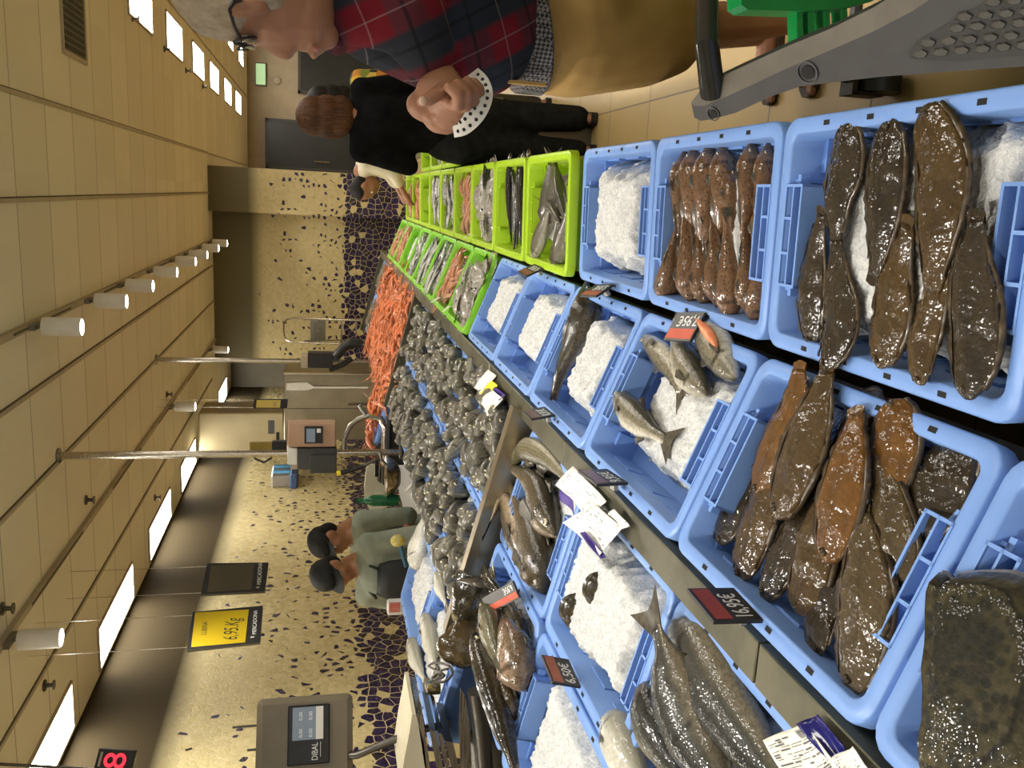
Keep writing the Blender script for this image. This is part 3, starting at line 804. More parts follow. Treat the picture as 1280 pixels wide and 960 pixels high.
# ------------------------------------------------------------------ crates
def crate_proto(name, label, mats, L=.60, W=.398, H=.13, wavy=0., handles=True, lattice=True):
    root = thing(name, label, 'crate')
    hx, hy = L/2, W/2
    mb = MB()
    mb.rloft([(0,0,hx-.026,hy-.026,.02,0), (0,0,hx-.019,hy-.019,.025,H-.042), (0,0,hx-.019,hy-.019,.025,H-.034), (0,0,hx-.001,hy-.001,.036,H-.030), (0,0,hx-.001,hy-.001,.036,H-.003),
              (0,0,hx-.004,hy-.004,.034,H), (0,0,hx-.026,hy-.026,.02,H), (0,0,hx-.029,hy-.029,.02,H-.004), (0,0,hx-.037,hy-.037,.016,.014)])
    xi, yi = hx-.033, hy-.033
    for sx in (-1, 1):
        for sy in (-1, 1):      # corner pads and ribs moulded on the end walls
            a, b = sorted((sx*(xi-.014), sx*(xi+.006))); c, d = sorted((sy*.108, sy*(yi+.004)))
            mb.box((a, c, .012), (b, d, H-.058))
            a, b = sorted((sx*(xi-.010), sx*(xi+.004))); c, d = sorted((sy*.090, sy*.096)); mb.box((a, c, .03), (b, d, H-.012))
            a, b = sorted((sx*(xi-.016), sx*(xi-.006))); c, d = sorted((sy*.086, sy*.104)); mb.box((a, c, H-.030), (b, d, H-.012)); mb.box((a, c, .03), (b, d, .046))
    for sy in (-1, 1):          # long wall ribs
        for x in (-.16, 0, .16):
            a, b = sorted((sy*(yi-.004), sy*(yi+.006))); mb.box((x-.05, a, .012), (x+.05, b, H-.05))
    if wavy:
        for p in mb.v:
            if p.z > .08 and abs(p.y) > hy-.05: p.z -= wavy*max(0, 1-(p.x/(hx-.04))**2)
            if p.z > .08 and abs(p.x) > hx-.05: p.z -= wavy*.7*max(0, 1-(p.y/(hy-.04))**2)
    for sy in (-1, 1):
        for x in (-.17, -.055, .055, .17):
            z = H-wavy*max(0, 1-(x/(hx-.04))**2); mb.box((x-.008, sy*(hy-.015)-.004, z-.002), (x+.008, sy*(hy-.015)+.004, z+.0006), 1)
    part('body', mb, [mats[0], M_DARK], root, angle=50)
    if handles:
        for sx in (-1, 1):
            mb = MB(); g = wavy*.7; z1 = H+.0012-g
            def bx(a, b, c, d, z0, z2, m=0):
                a, b = sorted((sx*a, sx*b)); mb.box((a, c, z0), (b, d, z2), m)
            X0, X1, hw = hx-.078, hx-.024, .088
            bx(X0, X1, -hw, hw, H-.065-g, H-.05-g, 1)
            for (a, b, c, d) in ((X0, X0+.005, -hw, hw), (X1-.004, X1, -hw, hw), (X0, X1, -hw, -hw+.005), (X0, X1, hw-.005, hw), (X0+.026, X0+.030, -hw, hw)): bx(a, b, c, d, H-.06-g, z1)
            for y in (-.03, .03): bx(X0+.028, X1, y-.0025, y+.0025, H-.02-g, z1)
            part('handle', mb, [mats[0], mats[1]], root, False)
    return root


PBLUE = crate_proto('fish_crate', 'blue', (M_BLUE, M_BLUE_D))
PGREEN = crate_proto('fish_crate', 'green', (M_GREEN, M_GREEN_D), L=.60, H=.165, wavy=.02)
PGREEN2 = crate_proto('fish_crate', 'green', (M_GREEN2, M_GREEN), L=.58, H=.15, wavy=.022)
_used = set()


def crate(proto, bed, w, y, label, h=-.13, rot=0., group=None, tip=None):
    Mx = bed.m(w, y, h) @ Matrix.Rotation(rot, 4, 'Z')
    if tip: Mx = Mx @ Matrix.Rotation(tip, 4, 'Y')
    if proto.name not in _used:
        _used.add(proto.name); proto.matrix_world = Mx; proto['label'] = label
        if group: proto['group'] = group
        return proto
    r = dup(proto, Mx, label, group)
    if not group and 'group' in r: del r['group']
    return r


def ice(bed, w, y, x0, x1, y0, y1, lvl, label, seed, h=-.13, dome=.012, res=.0058, floor=.013, tip=None):
    nx, ny = int((x1-x0)/res), int((y1-y0)/res); mb = MB(); g = []
    cx, cy = (x0+x1)/2, (y0+y1)/2
    for j in range(ny+1):
        row = []
        for i in range(nx+1):
            u, v = i/nx, j/ny
            X, Y = x0+(x1-x0)*u, y0+(y1-y0)*v
            q = V((X*9+seed*3.1, Y*9, seed)); jx = noise.noise(q)*.022+noise.noise(q*3.5)*.016+noise.noise(q*9)*.009; jy = noise.noise(q+V((5, 9, 2)))*.020+noise.noise(q*3.5+V((3, 1, 7)))*.016+noise.noise(q*9+V((8, 1, 2)))*.009
            e = min((X-x0+jx-.012)/.05, (x1-X+jx-.012)/.05, (Y-y0+jy-.010)/.045, (y1-Y+jy-.010)/.045); e = max(0, min(1, e)); e = e**.6
            b = noise.noise(V((X*16, Y*16, seed*2)))*.010
            c = noise.noise(V((X*70, Y*70, seed)))*.005 + noise.noise(V((X*150, Y*150, seed+4)))*.0035
            z = floor + (lvl-floor+dome*(1-((X-cx)/(x1-x0)*2)**2))*e + (b+c)*min(1, e*1.5)
            row.append(mb._v((X+noise.noise(q*8)*.002, Y+noise.noise(q*8+V((4, 4, 4)))*.002, max(.012, z))))
        g.append(row)
    for j in range(ny):
        for i in range(nx): mb.face((g[j][i], g[j][i+1], g[j+1][i+1], g[j+1][i]))
    Mx = bed.m(w, y, h)
    if tip: Mx = Mx @ Matrix.Rotation(tip, 4, 'Y')
    me = mb.mesh('crushed_ice', M_ICE, True, angle=180)
    if sum(p.normal.z for p in me.polygons) < 0: me.flip_normals()
    o = link('crushed_ice', me, Mx=Mx)
    return tag(o, label, 'ice', kind='stuff')
# ------------------------------------------------------------------ crates and ice, from the nearest to the farthest
YS = [2.3375-.605*k for k in range(-3, 5)]
crate(PBLUE, B1, .2, 1.1275, 'blue fish crate with eight dark soles on ice, at the customers edge in the foreground')
crate(PBLUE, B1, .2, 1.7325, 'blue fish crate packed with rows of brown gurnards')
crate(PBLUE, B1, .2, 2.3375, 'blue crate filled only with white ice, next to the brown gurnards')
crate(PBLUE, B1, .2, .5225, 'blue crate only just showing its rim at the picture edge beside the dark soles')
crate(PBLUE, B2, .2, .5225, 'blue crate under the huge mottled turbot')
crate(PBLUE, B2, .2, 1.1275, 'blue crate heaped with overlapping brown and orange soles')
crate(PBLUE, B2, .2, 1.7325, 'blue crate holding four trout on ice')
crate(PBLUE, B2, .2, 2.3375, 'blue crate with one slim speckled fish beside a bank of ice')
crate(PBLUE, B2, .2, 2.9425, 'blue crate of plain ice between the slim fish crate and another ice crate')
crate(PBLUE, B2, .2, 3.5475, 'blue crate of plain ice touching the tilted green crates')
crate(PBLUE, B3, .2, 2.35, 'blue crate of olive cod right beside the steel divider')
crate(PBLUE, B3, .2, 1.74, 'blue crate of ice with dark fish backs poking through')
crate(PBLUE, B3, .2, 1.13, 'blue crate holding big speckled silvery fish, behind the grey rail')
crate(PBLUE, B3, .605, 2.35, 'blue crate under the heap of dark glossy monkfish and cod heads')
crate(PBLUE, B3, .605, 1.74, 'blue crate of smooth ice with a price tag on its rim, in the middle row')
crate(PBLUE, B3, .605, 1.13, 'blue crate behind the big speckled fish, mostly out of view')
crate(PBLUE, B3, 1.03, 3.58, 'blue crate of bright ice in front of the two sellers')
crate(PBLUE, B3, 1.03, 2.97, 'blue crate of bright ice with pale fish, under the wire tag holder')
for k in range(5):
    y = 3.12+.61*k
    nm = ('first', 'second', 'third', 'fourth', 'fifth')[k]
    crate(PBLUE, B3, .2, y, '%s blue crate of sea bream along the rail, counted from the wide steel divider' % nm)
    crate(PBLUE, B3, .605, y, '%s blue crate of sea bream along the sellers side, counted from the wide steel divider' % nm)
for k, (w, y, lb) in enumerate(((.2, 6.52, 'blue crate under the orange langoustines, nearest to the rail'), (.2, 7.14, 'second blue crate under the orange langoustines along the rail'),
                 (.2, 7.76, 'third blue crate under the orange langoustines along the rail'), (.2, 8.38, 'last blue crate under the orange langoustines along the rail'),
                 (.605, 6.52, 'blue crate under the orange langoustines in the middle row'), (.605, 7.14, 'second blue crate under the langoustines in the middle row'), (.605, 7.76, 'third blue crate under the langoustines in the middle row'), (.605, 8.38, 'last blue crate under the langoustines in the middle row'),
                 (.2, 9.35, 'blue crate of grey shrimps by the rail, at the far end of the counter'), (.605, 9.35, 'blue crate of grey shrimps on the sellers side, at the far end of the counter'), (.98, 6.6, 'blue crate under the tip of the orange langoustine heap at the sellers edge'))):
    crate(PBLUE, B3, w, y, lb)

ice(B1, .2, 1.1275, -.275, .20, -.185, .168, .108, 'white crushed ice under the dark soles', 1)
ice(B1, .2, 1.7325, -.255, .20, -.158, .16, .075, 'crushed ice under the brown gurnards', 2)
ice(B1, .2, 2.3375, -.235, .195, -.16, .155, .125, 'bank of white ice in the crate beside the gurnards', 3)
ice(B2, .2, .5225, -.2, .16, -.16, .1, .07, 'small heap of ice under the mottled turbot', 4)
ice(B2, .2, 1.1275, -.25, .22, -.162, .13, .07, 'crushed ice under the brown and orange soles', 5)
ice(B2, .2, 1.7325, -.255, .18, -.155, .135, .088, 'crushed ice under the four trout', 6)
ice(B2, .2, 2.3375, -.255, .09, -.16, .14, .118, 'bank of bright ice beside the slim speckled fish', 7)
ice(B2, .2, 2.9425, -.255, .165, -.165, .12, .118, 'bright ice in the crate next to the slim speckled fish', 8)
ice(B2, .2, 3.5475, -.255, .185, -.165, .12, .118, 'bright ice in the crate next to the tilted green crates', 9)
ice(B3, .2, 2.35, -.262, .262, -.162, .162, .085, 'ice under the olive cod', 10)
ice(B3, .2, 1.74, -.262, .262, -.165, .14, .132, 'ice with dark fish backs poking out', 11, dome=.02)
ice(B3, .2, 1.13, -.255, .255, -.16, .16, .07, 'ice under the big speckled fish', 12)
ice(B3, .605, 2.35, -.255, .255, -.16, .16, .085, 'ice under the dark monkfish heap', 13)
ice(B3, .605, 1.74, -.255, .225, -.155, .15, .10, 'smooth ice beside the second price tag', 14)
ice(B3, 1.03, 3.58, -.24, .24, -.158, .15, .11, 'bright ice in front of the sellers', 15)
ice(B3, 1.03, 2.97, -.24, .25, -.15, .16, .11, 'bright ice under the pale fish and the wire tag holder', 16)
for k in range(5):
    for j, w in enumerate((.2, .605)):
        ice(B3, w, 3.12+.61*k, -.255, .255, -.165, .165, .092, 'ice under the sea bream in the %s crate %s' % (('first', 'second', 'third', 'fourth', 'fifth')[k], 'along the rail' if j == 0 else 'on the sellers side'), 20+k*2+j, res=.012)


# ------------------------------------------------------------------ large single fish
def spn(bed, pts, h):
    if not isinstance(h, (list, tuple)): h = [h]*len(pts)
    return [bed.px(px, py, hh) for (px, py), hh in zip(pts, h)]


def hwid(bed, pts, hw):         # half width in metres of something hw pixels to each side of the middle of a line
    i = len(pts)//2; a, b = pts[max(i-1, 0)], pts[min(i+1, len(pts)-1)]
    if len(pts) % 2 == 0: a, b = pts[i-1], pts[i]
    m = ((a[0]+b[0])/2, (a[1]+b[1])/2); d = math.hypot(b[0]-a[0], b[1]-a[1]); n = (-(b[1]-a[1])/d*hw, (b[0]-a[0])/d*hw)
    P, Q = bed.px(m[0]+n[0], m[1]+n[1]), bed.px(m[0]-n[0], m[1]-n[1]); T = (bed.px(*b)-bed.px(*a)).normalized(); e = P-Q
    return (e-T*e.dot(T)).length/2


def sole(bed, pts, hw, h, mats, label, group=None, **kw):
    sp = spn(bed, pts, h); w = hwid(bed, pts, hw)
    return flatfish('sole', label, sp, w, bed.n, mats, group=group, **kw)


A_ = B1
sole(A_, [(1017,434),(1014,384),(1019,328),(1027,268)], 19.4, [-0.013,-0.008,-0.008,0.002], M_SOLE_D, 'dark sole nearest to the gurnard crate, pointing down beside the blue wall')
sole(A_, [(1030,463),(1052,410),(1049,360),(1046,300)], 23.2, [0.017,0.000,-0.004,0.002], M_SOLE_D, 'dark sole whose snout rests on the crate rim above the orange tailed pair')
sole(A_, [(1057,153),(1059,201),(1048,249),(1047,310)], 23.2, [-0.004,-0.001,0.001,-0.001], M_SOLE_D, 'narrow dark sole lying closest to the empty crate corner, its snout near the aisle')
sole(A_, [(1099,460),(1114,406),(1121,345),(1135,280)], 27.1, [0.002,-0.002,-0.004,0.002], M_SOLE, 'broad brown sole lying head down in the middle of the crate')
sole(A_, [(1111,147),(1109,209),(1104,275),(1093,345)], 27.1, [-0.004,0.001,0.003,0.001], M_SOLE_D, 'long dark sole in the middle, snout near the aisle, covering a brown one')
sole(A_, [(1153,482),(1155,433),(1169,380),(1186,315)], 22.3, [0.012,0.002,0.000,0.002], M_SOLE, 'small olive brown sole tucked beside the last broad dark one')
sole(A_, [(1156,133),(1178,209),(1173,284),(1165,365)], 35.8, [0.001,0.007,0.009,0.005], M_SOLE, 'largest brown sole of the crate, dripping snout over the aisle side')
sole(A_, [(1211,500),(1221,425),(1217,345),(1221,275)], 36.8, [0.017,0.008,0.006,0.012], M_SOLE_D, 'broad dark sole with ragged tail next to the bare ice')

K_ = B2
sole(K_, [(902,682),(913,645),(932,600),(955,560)], 21.3, [-0.049,-0.049,-0.046,-0.039], M_SOLE_D, 'black sole sticking out at the side of the heap against the blue wall')
sole(K_, [(1024,822),(1029,770),(1045,715),(1060,660)], 24.6, [-0.029,-0.039,-0.039,-0.034], M_SOLE_D, 'dark sole wedged under the pale edged brown sole at the lower edge of the heap')
sole(K_, [(953,750),(980,700),(1004,650),(1020,600)], 24.6, [-0.044,-0.036,-0.032,-0.024], M_SOLE_D, 'slate black sole with white glints in the lower row of the heap')
sole(K_, [(998,768),(1013,720),(1024,665),(1035,610)], 32.0, [-0.034,-0.030,-0.024,-0.014], M_SOLE, 'dark olive sole partly under the orange one, snout over the ice')
sole(K_, [(924,728),(942,672),(960,620),(980,575)], 24.6, [-0.044,-0.034,-0.024,-0.019], M_SOLE, 'brown sole hanging down at the near corner of the heap beside the black one')
sole(K_, [(1185,548),(1181,590),(1168,630),(1150,690)], 49.1, [-0.024,-0.016,-0.016,-0.019], M_SOLE_D, 'very broad blackish sole with long white glints by the crate end')
sole(K_, [(1130,735),(1122,683),(1110,627),(1099,570)], 33.1, [-0.014,-0.008,-0.004,-0.002], M_SOLE_G, 'long greyish sole with a white outline, between the orange and the broad black one')
sole(K_, [(1113,500),(1121,545),(1113,600),(1097,650)], 34.1, [0.001,-0.006,-0.008,-0.014], M_SOLE_O, 'mottled orange brown sole with its head up against the far rim')
sole(K_, [(1107,505),(1080,518),(1050,560),(1040,610)], 23.5, [-0.014,-0.019,-0.019,-0.019], M_SOLE_D, 'black sole mostly hidden behind the two orange tails')
sole(K_, [(1064,868),(1081,776),(1082,711),(1077,645)], 40.6, [-0.019,-0.006,0.000,0.004], M_SOLE_G, 'large grey brown sole with a pointed tail lying lowest in the crate')
sole(K_, [(946,622),(966,570),(992,513),(1000,462)], 24.6, [-0.024,-0.010,0.002,0.018], M_SOLE_O, 'orange sole at the left with its forked tail over the far rim')
sole(K_, [(970,648),(995,584),(1016,524),(1034,464)], 30.9, [-0.012,0.002,0.010,0.020], M_SOLE, 'wide olive sole with its tail beside the orange tail on the far rim')
sole(K_, [(1034,704),(1048,641),(1060,575),(1070,518)], 32.0, [-0.004,0.008,0.012,0.010], M_SOLE_O, 'bright orange brown sole on top in the middle of the heap, face towards the rail')

# turbot
L_ = B2
pts = [(1168,760),(1171,728),(1176,713),(1184,716),(1190,724),(1200,715),(1230,712),(1265,714),(1300,725),(1330,780),(1335,870),(1310,960),(1260,1010),(1200,1020),(1160,1000),(1158,965),(1166,930),(1168,880),(1165,850),(1168,810)]
W_ = [L_.px(x, y, .012) for x, y in pts]; c = sum(W_, V((0,0,0)))/len(W_)
t = wthing('turbot', 'huge mottled olive turbot covering its crate at the bottom corner of the display', 'fish', c)
mb = MB(); rings = []
N_ = len(W_); NN = 60
def outl(s):
    i = s*N_/NN; a = int(i) % N_; f = i-int(i); return W_[a].lerp(W_[(a+1) % N_], f)
for r in (1., .97, .9, .78, .62, .45, .28, .12):
    ps = []; ds = []
    for s in range(NN):
        p = c.lerp(outl(s), r); z = .034*(1-r**3.)+.004*noise.noise(p*14)-(.012 if r > .99 else 0)+.010*math.exp(-((r-.80)/.09)**2)
        ps.append(p+L_.n*z); ds.append(.9-r*r*1.5+.5*noise.noise(p*9))
    rings.append(mb.ring(ps, 1-r+.01, ds))
mb.skin(rings, 0, True, True); wpart('body', mb, M_TURBOT, t, angle=180)
mb = MB(); r0, r1 = [], []
for s in range(NN+1):
    p = outl(s % NN); q = c.lerp(p, 1.0); r0.append(mb._v(c.lerp(p, .93)+L_.n*.006)); r1.append(mb._v(c.lerp(p, 1.02+.012*noise.noise(p*60))-L_.n*.004))
for s in range(NN): mb.face((r0[s], r0[s+1], r1[s+1], r1[s]))
wpart('fin_fringe', mb, noisy('turbot_fringe', (.16, .13, .07), (.26, .21, .12), 70, .3, coat=.5), t, angle=180)
for (x, y) in ((1187, 735), (1196, 752)):
    mb = MB(); p = L_.px(x, y, .03); mb.ell(p, .008, m=1); mb.ell(p+L_.n*.004, .0055, m=0); wpart('eye', mb, [M_EYE, M_EYER], t)
mb = MB(); mb.tube([L_.px(1172, 748, .026), L_.px(1176, 730, .034), L_.px(1186, 722, .028)], .002, 6); wpart('mouth', mb, M_DARK, t)


def lay(name, label, bed, pts, hw, h, kind, mats, sign=1, up=False, group=None, lean=0., cat='fish', **kw):
    sp = spn(bed, pts, h); L = sum((b-a).length for a, b in zip(sp, sp[1:])); w = hwid(bed, pts, hw) if not up else .5*hwid(bed, pts, hw)+.5*hw*px2m(sp[len(sp)//2])
    T = (sp[-1]-sp[0]).normalized(); side = bed.n.cross(T)*sign
    dors = (bed.n if up else side); dors = (dors*math.cos(lean)+(side if up else bed.n)*math.sin(lean)).normalized()
    pk = max(p[3 if up else 1] for p in PR[kind])
    sc = w/(pk*L)
    return big_fish(name, label, cat, sp, dors, kind, mats, group, hs=sc, ws=sc, **kw)


# trout
J_ = B2
DF = ((.38, .52, .05, 1), (.62, .74, .045, -1), (.78, .83, .028, 1))
lay('trout', 'silvery trout with pale belly up, slanting from the price tag onto the ice', J_, [(803,419),(822,440),(838,462),(850,491)], 14.5, [-.02,-.015,-.018,-.025], 'trout', M_TROUT, -1, fins=DF, tail='fork', finm=M_FIN)
lay('trout', 'grey spotted trout in the middle, head pointing down under the price tag', J_, [(884,495),(864,466),(850,438),(841,405)], 19.5, [-.02,-.010,-.008,-.01], 'trout', M_TROUT, -1, fins=DF)
r, Fr, L = lay('trout', 'trout with an opened orange belly, furthest into the crate corner', J_, [(920,474),(899,442),(880,416),(862,392)], 22, [-.012,-.002,0,-.006], 'trout', M_TROUT, 1, fins=DF)
mb = MB()
a = []
for k in range(6, 18):
    c_, T_, D_, N_ = Fr[k]; u = (k-6)/11
    w_ = math.sin(PI*u)**.7*.0095
    up_ = N_ if N_.dot(J_.n) > 0 else -N_
    b_ = c_ - D_*(.062*L*1.0) + up_*(.030)
    a.append((mb._v(b_-D_*w_-up_*w_*.8), mb._v(b_+up_*.005), mb._v(b_+D_*w_+up_*w_*.15)))
for p, q in zip(a, a[1:]): mb.face((p[0], q[0], q[1], p[1])); mb.face((p[1], q[1], q[2], p[2]))
wpart('belly_cut', mb, M_FLESH, r, angle=180, label='orange flesh showing in the belly cut')
lay('trout', 'small plump trout lying alone on the ice, apart from the other three', J_, [(769,491),(786,512),(806,532),(831,549)], 19, [-.015,-.008,-.012,-.02], 'trout', M_TROUT, 1, fins=((.42, .52, .06, 1), (.62, .72, .06, -1), (.3, .36, .05, -1)), tail='big')
# slim fish
lay('gurnard', 'single slim dark speckled fish along the crate side next to the ice bank', B2, [(733,352),(733,392),(719,430),(701,466),(690,507)], 9.5, [-.005,-.02,-.03,-.045,-.06], 'gurn', M_CODH, up=True, fins=((.3, .6, .03, 1),), tail='fan', tl=.05)

# gurnards packed in their crate
G_ = [(488,128,470,640,1),(528,108,515,600,1),(597,95,560,640,2),(657,97,640,600,1),(785,82,742,600,2),(858,92,822,600,1),
      (402,822,452,470,3),(520,832,486,380,3),(578,842,545,400,2),(628,832,610,420,3),(690,908,672,430,4),(766,872,752,430,3),(803,935,830,480,2),
      (700,200,690,620,0),(610,300,590,760,0),(850,350,800,760,0)]
for k, (x0, y0, x1, y1, lv) in enumerate(G_):
    f = lambda x, y: (720+x/3.557, 150+y/3.557)
    a, b = f(x0, y0), f(x1, y1); m = ((a[0]+b[0])/2+rnd.uniform(-2, 2), (a[1]+b[1])/2)
    h = -.052+lv*.008
    up = y0 < y1
    lb = ('%s of the brown gurnards with heads towards the aisle, counted from the ice crate' % ('first','second','third','fourth','fifth','sixth')[k]) if k < 6 else \
         ('%s of the brown gurnards with heads towards the trout, counted from the ice crate' % ('first','second','third','fourth','fifth','sixth','seventh')[k-6]) if k < 13 else \
         ('brown gurnard buried lengthwise under the others, %s' % ('near the steel rim', 'in the middle of the crate', 'by the dark soles')[k-13])
    lay('gurnard', lb, B1, [a, m, b], 10.5, [h-.006, h+.008, h], 'gurn', M_GURN, up=True, lean=rnd.uniform(-.5, .5), fins=((.28, .42, .05, 1), (.5, .8, .03, 1)), tail='fan', tl=.09, eye=(.13, .62), eyer=.016, n=20, seg=12)

# cod beside the divider
G3 = B3
CF_ = ((.28, .42, .05, 1), (.46, .62, .04, 1), (.66, .82, .035, 1), (.5, .66, .03, -1), (.7, .84, .03, -1))
lay('cod', 'olive green cod with a pale side stripe bent along the rail, highest in its crate', G3, [(640,582),(655,563),(680,570),(703,592),(730,622)], 15, [.0,.005,.005,-.005,-.03], 'cod', M_COD, -1, fins=CF_[:2], tail=None, eye=None, pect=False)
lay('cod', 'cod with open gill and a big eye, snout pointing down to the crate handle', G3, [(696,670),(682,642),(670,610),(652,592),(628,580)], 17, [-.02,-.005,-.002,.0,-.01], 'cod', M_CODH, -1, fins=CF_[:3], eye=(.11, .3), eyer=.016, tail='fan')
lay('cod', 'shiny brown cod lying lowest in the crate, mouth near the crossing rims', G3, [(681,740),(672,698),(655,648),(636,604)], 18, [-.03,-.012,-.01,-.015], 'cod', M_CODH, -1, fins=CF_, eye=(.09, .2), tail='fan')
lay('cod', 'thin black cod squeezed between the divider and the shiny brown cod', G3, [(656,702),(643,664),(628,625),(612,655)], 11, [-.03,-.02,.0,.045], 'cod', M_CODH, 1, fins=CF_[:2], tail='fan')

# fish buried in ice
for k, (x, y, lb) in enumerate(((722, 764, 'darker ragged fish back sticking out of the ice, the one nearer to the price tag'), (752, 738, 'greyish fish back sticking out of the ice, the one nearer to the papers'))):
    p = B3.px(x, y, .0); q = B3.px(x+12, y-16, -.012)
    d = (q-p).normalized()
    big_fish('buried_fish', lb, 'fish', [p-d*.05-B3.n*.035, p+B3.n*.004, q+B3.n*.002, q+d*.06-B3.n*.04], B3.n, 'big', M_CODH, hs=1.7, ws=1.5, tail=None, eye=None, pect=False, fins=((.25, .7, .07, 1),))

# big speckled fish
lay('big_silver_fish', 'largest speckled silver fish, round pale belly along the blue crate rim', B3, [(846,776),(872,822),(905,882),(955,955),(985,1000)], 37, [-.035,-.02,-.01,-.01,-.03], 'big', M_SALMON, -1, fins=((.45, .6, .03, -1),), tail=None, eye=None, pect=False, gill=True)
lay('big_silver_fish', 'speckled fish with a dark tail fin raised against the grey rail', B3, [(905,985),(868,920),(846,862),(834,820),(819,785)], 27, [-.01,.0,.02,.035,.05], 'big', M_SALMON, 1, fins=((.4, .55, .05, 1), (.6, .68, .06, -1)), tail='big', tl=.22, eye=None, pect=False)
lay('big_silver_fish', 'grey speckled fish with a curved back between the pale face and the tail fin fish', B3, [(808,856),(815,895),(836,942),(862,990)], 22, [-.02,-.008,-.006,-.02], 'big', M_SALMON, 1, fins=((.35, .6, .04, -1),), tail=None, eye=None, pect=False)
lay('big_silver_fish', 'silver fish showing a white face and small eye beside the blue crate handle', B3, [(762,898),(775,925),(795,965),(815,1000)], 21, [-.02,-.01,-.01,-.02], 'big', M_WHITEF, 1, fins=(), tail=None, eye=(.12, .25), eyer=.02)

# glossy monkfish and heads
lay('monkfish', 'dark thick monkfish tail stump at the end of the steel divider', B3, [(597,720),(590,742),(580,772)], 11, [.05,.055,.04], 'stump', M_MONK, up=True, tail=None, eye=None, pect=False, cat='fish')
lay('monkfish', 'golden glossy monkfish head with a raw pink cut', B3, [(576,826),(580,806),(583,785),(588,762)], 10, [.01,.035,.04,.03], 'cod', M_GOLD, up=True, tail=None, eye=(.10, .6), eyer=.018, pect=True)
lay('cod', 'long olive cod lying beside the golden head', B3, [(604,752),(614,785),(620,815),(630,840)], 9, [.045,.05,.045,.03], 'cod', M_COD, 1, fins=CF_[:2], tail=None)
lay('cod', 'cod with a pinkish head and open gill pointing to the crate corner', B3, [(654,864),(645,826),(634,790),(622,765)], 17, [.01,.03,.03,.02], 'cod', M_PINKH, -1, fins=CF_[:2], eye=(.1, .3), tail=None)
lay('eel', 'long black glossy eel hanging down towards the rack of trays', B3, [(594,792),(608,835),(622,880),(634,925),(648,975)], 10, [.05,.06,.05,.03,.02], 'long', M_MONK, up=True, tail=None, fins=((.2, .95, .02, 1),))
lay('cod', 'brown cod lying lowest, under the black eel', B3, [(637,908),(632,880),(620,845),(612,815)], 14, [.0,.02,.03,.02], 'cod', M_GOLD, -1, fins=CF_[:1], tail=None)
lay('cod', 'blackish cod under the small price tag by the crossing rims', B3, [(660,810),(646,782),(630,752),(618,722)], 10, [-.015,.0,.01,.02], 'cod', M_CODH, -1, fins=CF_, tail='fan')
lay('monkfish', 'black monkfish with an upright fin under the corner of the price tag', B3, [(628,745),(612,728),(604,708)], 8, [.02,.03,.01], 'blob', M_MONK, up=True, tail=None, fins=((.2, .6, .3, 1),), eye=None, pect=False)
# pale fish at the back
for lb, pts, hw in (('pale slender fish along the rim in the ice crate before the sellers', [(520,712),(523,690),(526,668),(529,645)], 5),
                    ('pale fish lying along the middle rim beside the sea bream', [(546,716),(551,733),(557,755)], 6.5),
                    ('pale white fish in the middle of the ice under the wire tag holder', [(529,770),(536,790),(541,812),(544,836)], 8),
                    ('whitish fish hanging over the rim towards the mosaic', [(512,800),(520,822),(530,850)], 8)):
    lay('pale_fish', lb, B3, pts, hw, .005, 'sard', M_WHITEF, 1, fins=(), tail='fan')
# ------------------------------------------------------------------ shoals of small fish
def small_fish(name, label, cat, L, kind, mats, hs=1, ws=1, tail='fork', eye=(.12, .3), eyer=.022, curve=0., fins=(), n=14, seg=10, finm=None, group=None):
    root = thing(name, label, cat, (0, 0, 0), group)
    def add(nm, mb, mm): return part(nm, mb, mm, root, angle=180)
    fish_parts(add, [V((L/2, 0, 0)), V((L*.17, curve*L, 0)), V((-L*.17, curve*L, 0)), V((-L/2, 0, 0))], V((0, 0, 1)), kind, mats, hs, ws, tail, fins, eye, eyer, False, .2, n, seg, True, False, finm)
    return root


_first = set()
def put(proto, Mx, label, group):
    if proto.name not in _first:
        _first.add(proto.name); proto.matrix_world = Mx; proto['label'] = label; proto['group'] = group; return proto
    return dup(proto, Mx, label, group)


RZ = lambda a: Matrix.Rotation(a, 4, 'Z')
RX = lambda a: Matrix.Rotation(a, 4, 'X')
RY = lambda a: Matrix.Rotation(a, 4, 'Y')
TR = Matrix.Translation
BR = [small_fish('sea_bream', 'x', 'fish', .30, 'bream', M_BREAM, .95, 1.3, 'fork', (.12, .35), .028, c, ()) for c in (0, .05)]
for k in range(5):
    for j, w in enumerate((.2, .605)):
        y = 3.12+.61*k; g = 'sea bream in the %s crate %s' % (('first', 'second', 'third', 'fourth', 'fifth')[k], 'along the rail' if j == 0 else 'on the sellers side')
        lb = 'silver grey sea bream on ice, %s crate along the %s from the steel divider' % (('first', 'second', 'third', 'fourth', 'fifth')[k], 'rail' if j == 0 else 'sellers side')
        for r_ in range(6):
            for c_ in range(4):
                X = .235-r_*.094+rnd.uniform(-.014, .014)+(.045 if c_ % 2 else 0); Y = -.122+c_*.082+rnd.uniform(-.012, .012)
                if rnd.random() < (.05 if j == 0 else .14): continue
                h = -.022+rnd.uniform(-.006, .010)
                a = PI+rnd.gauss(0, .35)+(.25 if j == 0 else .1)
                Mx = B3.m(w, y, h) @ TR((X, Y, 0)) @ RZ(a) @ RY(-rnd.uniform(.35, .62)) @ RX(rnd.choice((-1, 1))*rnd.uniform(.1, .75))
                put(BR[rnd.randrange(2)], Mx, lb, g)

